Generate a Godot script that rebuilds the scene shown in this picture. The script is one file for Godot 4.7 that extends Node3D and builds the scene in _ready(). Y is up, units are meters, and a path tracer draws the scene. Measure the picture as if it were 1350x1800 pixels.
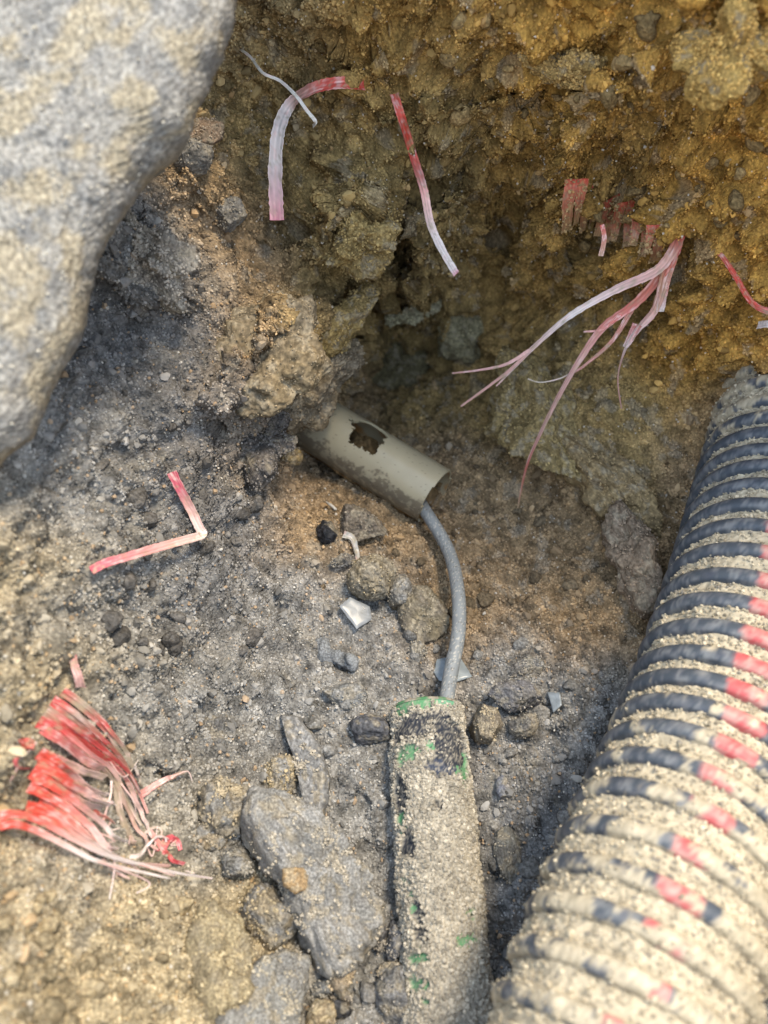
extends Node3D
# A small excavation seen from above: undercut soil wall, broken beige pipe with a cable,
# a dirt-crusted conduit, a corrugated duct, torn warning tape and loose stones.

const F := 1498.0          # focal length in photo pixels, used to lay the pit out
const PITCH := 55.0
const LIFT := 0.05
const GX0 := -0.34
const GX1 := 0.38
const GU0 := -0.37
const GU1 := 0.37
const STEP := 0.001
var AX := Vector3(1, 0, 0)
var AU := Vector3(0, cos(deg_to_rad(PITCH)), -sin(deg_to_rad(PITCH)))
var AN := Vector3(0, sin(deg_to_rad(PITCH)), cos(deg_to_rad(PITCH)))
var NX := int((GX1 - GX0) / STEP) + 1
var NU := int((GU1 - GU0) / STEP) + 1
var NB := NU
var base_n := PackedFloat32Array()
var soil_col := PackedColorArray()
var rough_map := PackedFloat32Array()
var g_pos := PackedVector3Array()
var g_nor := PackedVector3Array()
var g_col := PackedColorArray()
var used := {}
var tape_soil := 0.0
var ico_cache := {}
var M := {}
var rng := RandomNumberGenerator.new()
var n_low := FastNoiseLite.new()
var n_mid := FastNoiseLite.new()
var n_clod := FastNoiseLite.new()
var n_big := FastNoiseLite.new()
var n_cell := FastNoiseLite.new()
var n_grain := FastNoiseLite.new()
var n_fine := FastNoiseLite.new()
var n_col := FastNoiseLite.new()

# ------------------------------------------------------------------ layout
func W(x: float, u: float, n: float) -> Vector3:
	return AX * x + AU * u + AN * n + Vector3(0, LIFT, 0)

func P(px: float, py: float, d: float) -> Vector3:
	return W((px - 675.0) / F * d, (900.0 - py) / F * d, 0.6 - d)

func base_at(x: float, u: float) -> float:
	var fx: float = clamp((x - GX0) / STEP, 0.0, NX - 1.001)
	var fu: float = clamp((u - GU0) / STEP, 0.0, NB - 1.001)
	var i := int(fx)
	var j := int(fu)
	var a := fx - i
	var b := fu - j
	var k := j * NX + i
	return lerpf(lerpf(base_n[k], base_n[k + 1], a), lerpf(base_n[k + NX], base_n[k + NX + 1], a), b)

func ground_depth(px: float, py: float) -> float:
	var d := 0.28
	while d < 1.1:
		if base_at((px - 675.0) / F * d, (900.0 - py) / F * d) >= 0.6 - d:
			break
		d += 0.002
	return d

func normal_at(x: float, u: float, e := 0.008) -> Vector3:
	var a := base_at(x - e, u)
	var b := base_at(x + e, u)
	var c := base_at(x, u - e)
	var dd := base_at(x, u + e)
	return (AN - AX * ((b - a) / (2 * e)) - AU * ((dd - c) / (2 * e))).normalized()

func hit_normal(px: float, py: float) -> Vector3:
	var d := ground_depth(px, py)
	return normal_at((px - 675.0) / F * d, (900.0 - py) / F * d)

func G(px: float, py: float, lift := 0.0) -> Vector3:
	var d := ground_depth(px, py)
	var p := P(px, py, d)
	var nn := normal_at((px - 675.0) / F * d, (900.0 - py) / F * d)
	return p + nn * (relief(p, wallness(nn, p.x)) + lift)

# a point in front of the ground, by so many metres towards the viewer's side of the pit
func H(px: float, py: float, lift := 0.0) -> Vector3:
	return P(px, py, lift if lift > .2 else ground_depth(px, py) - lift)

# how lumpy the soil is: the ochre back wall breaks into clods, the floor and the left slope are fine and loose
func wallness(nn: Vector3, x: float) -> float:
	return lerpf(1.0, 0.45, maxf(smoothstep(0.45, 0.9, nn.y), smoothstep(-0.02, -0.09, x)))

func relief(p: Vector3, k: float) -> float:
	var h := n_low.get_noise_3dv(p) * (0.006 + 0.009 * k)
	var m := n_mid.get_noise_3dv(p)
	var wgt: float = clamp(0.35 + m * 1.1 + k * 0.35, 0.08, 1.3)
	h += (smoothstep(0.0, 0.60, n_big.get_noise_3dv(p) + 1.0) - 0.6) * 0.013 * k * k
	h += (smoothstep(0.0, 0.55, n_clod.get_noise_3dv(p) + 1.0) - 0.6 + n_cell.get_noise_3dv(p) * 0.08) * 0.0052 * wgt
	h += (-n_grain.get_noise_3dv(p) - 0.5) * 0.0042 * (0.6 + 0.4 * wgt)
	h += n_fine.get_noise_3dv(p) * 0.0010
	return h

# ------------------------------------------------------------------ nodes
func numbered(called: String) -> String:
	if not used.has(called):
		used[called] = 0
		return called
	used[called] += 1
	return "%s_%03d" % [called, used[called]]

func thing(called: String, label: String, category: String, at := Vector3.ZERO, group := "") -> Node3D:
	var o := Node3D.new()
	o.name = numbered(called)
	add_child(o)
	o.position = at
	meta(o, label, category, group)
	return o

func meta(o: Node, label: String, category: String, group := "", kind := "") -> void:
	if label: o.set_meta("label", label)
	if category: o.set_meta("category", category)
	if group: o.set_meta("group", group)
	if kind: o.set_meta("kind", kind)

func mesh_node(called: String, mesh: Mesh, mat: Material, parent: Node = self) -> MeshInstance3D:
	var o := MeshInstance3D.new()
	o.name = numbered(called) if parent == self else called
	o.mesh = mesh
	o.material_override = mat
	parent.add_child(o, true)
	return o

# ------------------------------------------------------------------ mesh helpers
func finish(v: PackedVector3Array, idx: PackedInt32Array, col: PackedColorArray, outward := false) -> ArrayMesh:
	var nor := PackedVector3Array()
	nor.resize(v.size())
	var mid := Vector3.ZERO
	if outward:
		for p in v: mid += p
		mid /= v.size()
		var vote := 0.0
		for t in range(0, idx.size(), 3):
			var a := v[idx[t]]
			vote += (v[idx[t + 2]] - a).cross(v[idx[t + 1]] - a).dot(a - mid)
		if vote < 0.0:
			for t in range(0, idx.size(), 3):
				var s := idx[t + 1]
				idx[t + 1] = idx[t + 2]
				idx[t + 2] = s
	for t in range(0, idx.size(), 3):
		var ia := idx[t]
		var ib := idx[t + 1]
		var ic := idx[t + 2]
		var nn := (v[ic] - v[ia]).cross(v[ib] - v[ia])
		nor[ia] += nn
		nor[ib] += nn
		nor[ic] += nn
	for i in nor.size(): nor[i] = nor[i].normalized()
	var arr := []
	arr.resize(Mesh.ARRAY_MAX)
	arr[Mesh.ARRAY_VERTEX] = v
	arr[Mesh.ARRAY_NORMAL] = nor
	if col.size() == v.size(): arr[Mesh.ARRAY_COLOR] = col
	arr[Mesh.ARRAY_INDEX] = idx
	var m := ArrayMesh.new()
	m.add_surface_from_arrays(Mesh.PRIMITIVE_TRIANGLES, arr)
	return m

func ico(sub: int) -> Array:
	if ico_cache.has(sub): return ico_cache[sub]
	var t := (1.0 + sqrt(5.0)) / 2.0
	var v := PackedVector3Array([Vector3(-1, t, 0), Vector3(1, t, 0), Vector3(-1, -t, 0), Vector3(1, -t, 0), Vector3(0, -1, t), Vector3(0, 1, t), Vector3(0, -1, -t), Vector3(0, 1, -t), Vector3(t, 0, -1), Vector3(t, 0, 1), Vector3(-t, 0, -1), Vector3(-t, 0, 1)])
	for i in v.size(): v[i] = v[i].normalized()
	var f := PackedInt32Array([0, 11, 5, 0, 5, 1, 0, 1, 7, 0, 7, 10, 0, 10, 11, 1, 5, 9, 5, 11, 4, 11, 10, 2, 10, 7, 6, 7, 1, 8, 3, 9, 4, 3, 4, 2, 3, 2, 6, 3, 6, 8, 3, 8, 9, 4, 9, 5, 2, 4, 11, 6, 2, 10, 8, 6, 7, 9, 8, 1])
	for s in sub:
		var mids := {}
		var nf := PackedInt32Array()
		for k in range(0, f.size(), 3):
			var tri := [f[k], f[k + 1], f[k + 2]]
			var m := []
			for e in 3:
				var a: int = tri[e]
				var b: int = tri[(e + 1) % 3]
				var key := mini(a, b) * 1000000 + maxi(a, b)
				if not mids.has(key):
					mids[key] = v.size()
					v.append(((v[a] + v[b]) * 0.5).normalized())
				m.append(mids[key])
			nf.append_array(PackedInt32Array([tri[0], m[0], m[2], tri[1], m[1], m[0], tri[2], m[2], m[1], m[0], m[1], m[2]]))
		f = nf
	for k in range(0, f.size(), 3):          # clockwise seen from outside
		var s2 := f[k + 1]
		f[k + 1] = f[k + 2]
		f[k + 2] = s2
	ico_cache[sub] = [v, f]
	return ico_cache[sub]

# a stone: a sphere cut by planes, roughened, two-tone
func blob(sub: int, radii: Vector3, planes: int, seed_: int, rough: float, freq: float, c1: Color, c2: Color, cut := 0.62, extra := [], crag := 0.0) -> ArrayMesh:
	var r := RandomNumberGenerator.new()
	r.seed = seed_
	var pl := []
	for i in planes:
		var nn := Vector3(r.randfn(), r.randfn(), r.randfn()).normalized()
		pl.append([nn, r.randf_range(cut, 0.95)])
	pl.append_array(extra)
	var ns := FastNoiseLite.new()
	ns.seed = seed_
	ns.frequency = freq
	ns.fractal_octaves = 5
	ns.fractal_gain = 0.55
	var nc := FastNoiseLite.new()
	nc.seed = seed_ + 9
	nc.frequency = freq * 1.4
	nc.fractal_octaves = 4
	var src := ico(sub)
	var v: PackedVector3Array = src[0].duplicate()
	var col := PackedColorArray()
	col.resize(v.size())
	var big := (radii.x + radii.y + radii.z) / 3.0
	for i in v.size():
		var d := v[i]
		var k := 1.12
		for q in pl:
			var dp: float = d.dot(q[0])
			if dp > 0.05: k = min(k, q[1] / dp)
		var p := d * k * radii
		var so := p + Vector3(seed_ % 97, seed_ % 31, 0)
		p += d * (ns.get_noise_3dv(p) * rough * big)
		if crag > 0.0: p += d * relief(so, 1.0) * crag
		elif big > 0.2: p += d * (-n_mid.get_noise_3dv(so * 0.02) * 0.1)
		else: p += d * ((-n_grain.get_noise_3dv(so) - 0.5) * minf(0.0018, big * 0.14) + n_fine.get_noise_3dv(so) * minf(0.0009, big * 0.06))
		v[i] = p
		var t: float = clamp(0.5 + nc.get_noise_3dv(p) * 1.6, 0, 1)
		var sp := 1.0 + n_fine.get_noise_3dv(so * 1.5) * 0.45
		var cc := c1.lerp(c2, t)
		var dirt := n_col.get_noise_3dv(so * 1.4)
		if dirt > 0.08 and big < 0.2: cc = cc.lerp(LIGHT.lerp(TAN, 0.5), minf(0.55, (dirt - 0.08) * 3.0))
		elif dirt < -0.22 and big < 0.2: cc = cc * 0.78
		col[i] = Color(cc.r * sp, cc.g * sp, cc.b * sp)
	return finish(v, src[1].duplicate(), col)

# sweep a closed tube; radius and colour come from callables of (ring s 0..1, angle, length)
func frames(path: PackedVector3Array, up: Vector3) -> Array:
	var out := []
	for i in path.size():
		var t := (path[mini(i + 1, path.size() - 1)] - path[maxi(i - 1, 0)]).normalized()
		var side := t.cross(up).normalized()
		out.append([path[i], t, side, side.cross(t).normalized()])
	return out

func curve(pts: Array, n: int) -> PackedVector3Array:
	var out := PackedVector3Array()
	var segs := pts.size() - 1
	for i in n:
		var t := float(i) / (n - 1) * segs
		var k := mini(int(t), segs - 1)
		var f := t - k
		var a: Vector3 = pts[maxi(k - 1, 0)]
		var b: Vector3 = pts[k]
		var c: Vector3 = pts[k + 1]
		var d: Vector3 = pts[mini(k + 2, segs)]
		out.append(b.cubic_interpolate(c, a, d, f))
	return out

func even(path: PackedVector3Array, step: float) -> PackedVector3Array:
	var out := PackedVector3Array([path[0]])
	var left := step
	for i in path.size() - 1:
		var a := path[i]
		var b := path[i + 1]
		var l := a.distance_to(b)
		var at := 0.0
		while l - at >= left:
			at += left
			out.append(a.lerp(b, at / l))
			left = step
		left -= l - at
	return out

func sweep(fr: Array, seg: int, radius: Callable, color: Callable, cap := true) -> ArrayMesh:
	var v := PackedVector3Array()
	var col := PackedColorArray()
	var idx := PackedInt32Array()
	for i in fr.size():
		var f: Array = fr[i]
		for j in seg:
			var a := TAU * j / seg
			var dir: Vector3 = f[2] * cos(a) + f[3] * sin(a)
			var r: float = radius.call(i, a, f[0])
			var p: Vector3 = f[0] + dir * r
			v.append(p)
			col.append(color.call(i, a, p))
	for i in fr.size() - 1:
		for j in seg:
			var a0 := i * seg + j
			var a1 := i * seg + (j + 1) % seg
			idx.append_array(PackedInt32Array([a0, a0 + seg, a1, a1, a0 + seg, a1 + seg]))
	if cap:
		for e in 2:
			var row: int = 0 if e == 0 else (fr.size() - 1) * seg
			var c := v.size()
			v.append(fr[0 if e == 0 else fr.size() - 1][0])
			col.append(col[row])
			for j in seg:
				if e == 0: idx.append_array(PackedInt32Array([c, row + j, row + (j + 1) % seg]))
				else: idx.append_array(PackedInt32Array([c, row + (j + 1) % seg, row + j]))
	# orient outwards
	var p0 := v[0]
	var out_dir: Vector3 = p0 - fr[0][0]
	if (v[1] - p0).cross(v[seg] - p0).dot(out_dir) < 0.0:
		for t in range(0, idx.size(), 3):
			var s := idx[t + 1]
			idx[t + 1] = idx[t + 2]
			idx[t + 2] = s
	return finish(v, idx, col)

# a thin strip of woven plastic: widths and colours along its length
func ribbon(pts: Array, w0: float, w1: float, stops: Array, seed_: int, face := Vector3.ZERO, twist := 0.0, curl := 0.0, n := 60, thick := 0.0004) -> ArrayMesh:
	var path := curve(pts, n)
	var v := PackedVector3Array()
	var col := PackedColorArray()
	var idx := PackedInt32Array()
	var cols := 9
	var fdir := AN if face == Vector3.ZERO else face
	for i in n:
		var t := float(i) / (n - 1)
		var tg := (path[mini(i + 1, n - 1)] - path[maxi(i - 1, 0)]).normalized()
		var side := tg.cross(fdir).normalized()
		var nn := side.cross(tg).normalized()
		var ang := twist * t
		var s2 := side * cos(ang) + nn * sin(ang)
		var n2 := nn * cos(ang) - side * sin(ang)
		var wd := lerpf(w0, w1, t) * (1.0 + n_fine.get_noise_2d(t * 0.4 + seed_, 3.0) * 0.14)
		var cc: Color = stops[0][1]
		for k in stops.size() - 1:
			if t >= stops[k][0]:
				cc = stops[k][1].lerp(stops[k + 1][1], clamp((t - stops[k][0]) / max(0.001, stops[k + 1][0] - stops[k][0]), 0, 1))
		for face_k in 2:
			for j in cols:
				var a := float(j) / (cols - 1) * 2.0 - 1.0
				var off := n2 * (curl * wd * (a * a - 0.4) + thick * (0.5 - face_k))
				var p := path[i] + s2 * (a * wd * 0.5) + off
				v.append(p)
				var worn := n_col.get_noise_3dv(p * 2.2 + Vector3(seed_ * 3.1, 0, 0))
				var fibre := n_fine.get_noise_2d(a * 0.012 + seed_, t * 0.012)
				var weave := 1.0 + 0.14 * sin(a * 9.0 + seed_ * 1.7) + fibre * 0.3 + n_fine.get_noise_3dv(p * 1.6) * 0.2
				var q := cc.lerp(Color(0.74, 0.52, 0.47).lerp(Color(0.42, 0.28, 0.13), tape_soil), clamp(worn * 1.6 - 0.15 + fibre * 0.8 + tape_soil * 0.1, 0.0, 0.85))
				q = q.lerp(Color(0.40, 0.32, 0.21), clamp(-worn * 2.0 - 0.30 + n_fine.get_noise_3dv(p) * 0.4, 0.0, 0.7))
				col.append(Color(q.r * weave, q.g * weave, q.b * weave))
	var row := cols * 2
	for i in n - 1:
		for j in cols - 1:
			var a0 := i * row + j
			var b0 := a0 + cols
			idx.append_array(PackedInt32Array([a0, a0 + row, a0 + 1, a0 + 1, a0 + row, a0 + row + 1]))
			idx.append_array(PackedInt32Array([b0, b0 + 1, b0 + row, b0 + 1, b0 + row + 1, b0 + row]))
		var e0 := i * row
		var e1 := e0 + cols - 1
		idx.append_array(PackedInt32Array([e0, e0 + cols, e0 + row, e0 + cols, e0 + cols + row, e0 + row]))
		idx.append_array(PackedInt32Array([e1, e1 + row, e1 + cols, e1 + cols, e1 + row, e1 + cols + row]))
	# face winding: make the first (front) sheet point along n2
	var q0 := (v[1] - v[0]).cross(v[row] - v[0])
	var t0 := (path[1] - path[0]).normalized()
	var s0 := t0.cross(fdir).normalized()
	if q0.dot(s0.cross(t0)) < 0.0:
		for t in range(0, idx.size(), 3):
			var s := idx[t + 1]
			idx[t + 1] = idx[t + 2]
			idx[t + 2] = s
	return finish(v, idx, col)

func crumb_field(called: String, spots: Array, parent: Node, mat: Material, mesh: Mesh) -> MultiMeshInstance3D:
	# spots: flat buffer of 16 floats per copy
	var mm := MultiMesh.new()
	mm.transform_format = MultiMesh.TRANSFORM_3D
	mm.use_colors = true
	mm.mesh = mesh
	mm.instance_count = spots[0].size() / 16
	mm.buffer = spots[0]
	var o := MultiMeshInstance3D.new()
	o.name = numbered(called) if parent == self else called
	o.multimesh = mm
	o.material_override = mat
	parent.add_child(o, true)
	return o

func put(buf: PackedFloat32Array, p: Vector3, r: float, c: Color) -> void:
	var q := Basis(Vector3(rng.randfn(), rng.randfn(), rng.randfn()).normalized(), rng.randf() * TAU)
	q = q.scaled_local(Vector3(r * rng.randf_range(0.7, 1.3), r * rng.randf_range(0.6, 1.1), r * rng.randf_range(0.7, 1.3)))
	buf.append_array(PackedFloat32Array([q.x.x, q.y.x, q.z.x, p.x, q.x.y, q.y.y, q.z.y, p.y, q.x.z, q.y.z, q.z.z, p.z, c.r, c.g, c.b, 1.0]))

# ------------------------------------------------------------------ materials
func noise_tex(seed_: int, freq: float, type: int, lo: float, hi: float, size := 512, gain := 1.0) -> ImageTexture:
	var n := FastNoiseLite.new()
	n.seed = seed_
	n.frequency = freq
	n.noise_type = type
	n.fractal_octaves = 4
	var im := n.get_seamless_image(size, size)
	im.convert(Image.FORMAT_L8)
	var d := im.get_data()
	for i in d.size():
		var t: float = clamp((d[i] / 255.0 - 0.5) * gain + 0.5, 0, 1)
		d[i] = int(255.0 * lerpf(lo, hi, t))
	return ImageTexture.create_from_image(Image.create_from_data(size, size, false, Image.FORMAT_L8, d))

func soil_material(tex: Texture2D, bump: Texture2D, scale: float, depth: float, rough: float) -> StandardMaterial3D:
	var m := StandardMaterial3D.new()
	m.vertex_color_use_as_albedo = true
	m.albedo_texture = tex
	m.uv1_triplanar = true
	m.uv1_world_triplanar = true
	m.uv1_scale = Vector3.ONE * scale
	m.heightmap_enabled = true
	m.heightmap_texture = bump
	m.heightmap_scale = depth
	m.roughness = rough
	m.metallic_specular = 0.35
	return m

func make_materials() -> void:
	var speck := noise_tex(3, 0.05, FastNoiseLite.TYPE_SIMPLEX_SMOOTH, 0.62, 1.0, 512, 1.8)
	var bump := noise_tex(5, 0.06, FastNoiseLite.TYPE_SIMPLEX_SMOOTH, 0.0, 1.0, 512, 1.3)
	M.soil = soil_material(speck, bump, 14.0, 0.10, 0.95)
	M.stone = soil_material(speck, bump, 20.0, 0.05, 0.85)
	M.clay = soil_material(speck, bump, 10.0, 0.06, 0.75)
	M.wet = soil_material(speck, bump, 10.0, 0.03, 0.35)
	M.concrete = soil_material(speck, bump, 12.0, 0.09, 0.9)
	var cr := StandardMaterial3D.new()
	cr.vertex_color_use_as_albedo = true
	cr.roughness = 0.92
	M.crumb = cr
	var tape := StandardMaterial3D.new()
	tape.vertex_color_use_as_albedo = true
	tape.roughness = 0.6
	tape.backlight = Color(0.25, 0.22, 0.2)
	M.tape = tape
	var pl := StandardMaterial3D.new()
	pl.vertex_color_use_as_albedo = true
	pl.roughness = 0.5
	pl.metallic_specular = 0.4
	M.plastic = pl
	var pv := StandardMaterial3D.new()
	pv.vertex_color_use_as_albedo = true
	pv.roughness = 0.32
	M.pvc = pv
	var cb := StandardMaterial3D.new()
	cb.vertex_color_use_as_albedo = true
	cb.roughness = 0.55
	M.cable = cb

# ------------------------------------------------------------------ ground
const OCHRE := Color(0.66, 0.355, 0.075)
const OLIVE := Color(0.43, 0.30, 0.12)
const BROWN := Color(0.39, 0.27, 0.15)
const GREY := Color(0.305, 0.297, 0.283)
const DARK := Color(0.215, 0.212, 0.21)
const TAN := Color(0.47, 0.38, 0.235)
const UMBER_SHADE := Color(0.215, 0.15, 0.062)  # dark soil seam below the wall rim, with shade painted into its colour
const LIGHT := Color(0.46, 0.42, 0.35)
const SAND := Color(0.47, 0.40, 0.285)

func controls() -> Array:
	return [
		[0, 0, .52, TAN], [420, 0, .55, TAN], [700, 0, .51, OCHRE], [1000, 0, .47, OCHRE], [1350, 0, .43, OCHRE],
		[450, 100, .585, OLIVE], [700, 100, .57, OLIVE], [1000, 100, .53, OCHRE], [1350, 100, .47, OCHRE],
		[300, 250, .55, BROWN], [450, 250, .63, OLIVE], [700, 250, .605, OLIVE], [1000, 250, .565, OCHRE], [1350, 250, .51, OCHRE],
		[150, 350, .50, GREY], [560, 360, .63, OLIVE], [640, 330, .61, OLIVE], [800, 310, .60, OLIVE], [1000, 330, .575, OCHRE], [1150, 420, .585, OCHRE], [1250, 520, .595, OCHRE], [770, 385, .70, UMBER_SHADE], [900, 405, .725, UMBER_SHADE], [1010, 460, .72, UMBER_SHADE], [1120, 540, .685, UMBER_SHADE], [1200, 370, .56, OCHRE],
		[250, 450, .53, GREY], [450, 450, .63, BROWN], [600, 440, .63, OLIVE], [700, 460, .68, UMBER_SHADE], [900, 475, .76, OLIVE], [1350, 450, .56, OCHRE],
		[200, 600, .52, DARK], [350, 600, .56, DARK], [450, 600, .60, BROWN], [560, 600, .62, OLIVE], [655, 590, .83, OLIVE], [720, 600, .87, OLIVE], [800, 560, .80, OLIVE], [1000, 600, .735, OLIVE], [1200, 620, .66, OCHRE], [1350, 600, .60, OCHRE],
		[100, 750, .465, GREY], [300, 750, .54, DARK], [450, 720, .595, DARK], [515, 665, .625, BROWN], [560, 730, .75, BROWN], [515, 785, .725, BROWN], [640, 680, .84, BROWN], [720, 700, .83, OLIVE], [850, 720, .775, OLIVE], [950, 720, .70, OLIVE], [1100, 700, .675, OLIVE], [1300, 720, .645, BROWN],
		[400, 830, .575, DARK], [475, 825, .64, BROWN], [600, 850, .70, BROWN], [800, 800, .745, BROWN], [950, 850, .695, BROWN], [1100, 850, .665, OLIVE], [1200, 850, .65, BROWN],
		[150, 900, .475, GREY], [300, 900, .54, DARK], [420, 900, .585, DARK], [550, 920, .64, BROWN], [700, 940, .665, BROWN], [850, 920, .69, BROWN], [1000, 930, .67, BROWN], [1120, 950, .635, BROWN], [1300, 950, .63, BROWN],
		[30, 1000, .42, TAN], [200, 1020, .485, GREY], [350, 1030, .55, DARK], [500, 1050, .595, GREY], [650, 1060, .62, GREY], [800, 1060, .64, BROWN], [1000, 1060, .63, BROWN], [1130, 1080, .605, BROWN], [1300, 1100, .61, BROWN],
		[30, 1250, .415, TAN], [200, 1250, .475, GREY], [350, 1250, .54, GREY], [500, 1250, .565, GREY], [700, 1250, .575, GREY], [900, 1220, .585, GREY], [1050, 1250, .575, GREY], [1300, 1300, .57, GREY],
		[0, 1450, .40, TAN], [200, 1450, .46, GREY], [400, 1450, .51, GREY], [600, 1450, .53, GREY], [800, 1450, .54, DARK], [950, 1450, .54, DARK], [1200, 1450, .54, GREY],
		[0, 1650, .37, TAN], [200, 1650, .42, TAN], [400, 1650, .465, TAN], [600, 1650, .495, GREY], [800, 1650, .505, GREY], [950, 1650, .51, DARK], [1200, 1650, .51, GREY],
		[0, 1800, .35, TAN], [200, 1800, .39, TAN], [400, 1800, .435, TAN], [600, 1800, .465, GREY], [800, 1800, .48, GREY], [1000, 1800, .48, GREY], [1350, 1800, .48, GREY],
		[-300, 300, .42, TAN], [-300, 900, .35, TAN], [-300, 1500, .31, TAN], [-300, 2050, .29, TAN], [400, 2150, .38, TAN], [800, 2150, .42, TAN], [1200, 2150, .43, GREY], [1700, 2150, .40, TAN],
		[1800, 1500, .48, TAN], [1800, 1000, .52, BROWN], [1800, 500, .46, OCHRE], [1800, 0, .38, OCHRE], [1400, -300, .37, OCHRE], [900, -300, .41, OCHRE], [400, -300, .46, TAN], [-200, -250, .42, TAN]]

func features() -> Array:
	# px, py, half width px, half height px, turn, height m, softness
	return [
		[640, -5, 330, 42, 4, .028, .35], [575, 85, 150, 48, 5, -.022, .6], [1290, 60, 120, 110, 0, .03, .6], [1000, 90, 90, 70, 20, .018, .6],
		[870, 285, 210, 38, 12, .022, .4], [900, 385, 240, 34, 14, -.022, .6], [480, 190, 40, 34, 0, -.022, .7], [1110, 250, 120, 70, 0, .018, .6],
		[700, 443, 30, 44, 8, -.10, .45], [440, 585, 34, 24, -20, -.045, .6], [1052, 285, 32, 17, 10, -.045, .6], [505, 400, 60, 26, 20, -.02, .7],
		[625, 410, 85, 62, -20, .034, .55], [545, 575, 125, 58, -28, .034, .5], [470, 700, 100, 62, -40, .026, .5], [715, 505, 62, 42, 0, .035, .5],
		[255, 470, 70, 100, -20, .028, .5], [385, 350, 50, 60, 0, .02, .6], [345, 230, 40, 50, 0, .018, .6],
		[700, 650, 60, 40, 0, -.03, .8], [605, 650, 40, 40, 0, -.04, .8], [560, 775, 60, 25, 30, -.03, .7], [760, 900, 50, 20, 30, -.012, .8],
		[1180, 900, 40, 120, 10, -.012, .8], [430, 1200, 120, 60, 10, .006, .9], [960, 1320, 60, 90, 0, -.006, .9], [640, 1480, 30, 140, -8, -.006, .9],
		[250, 1420, 50, 60, 0, -.02, .8], [430, 1590, 120, 40, 40, -.012, .8]]

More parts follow.
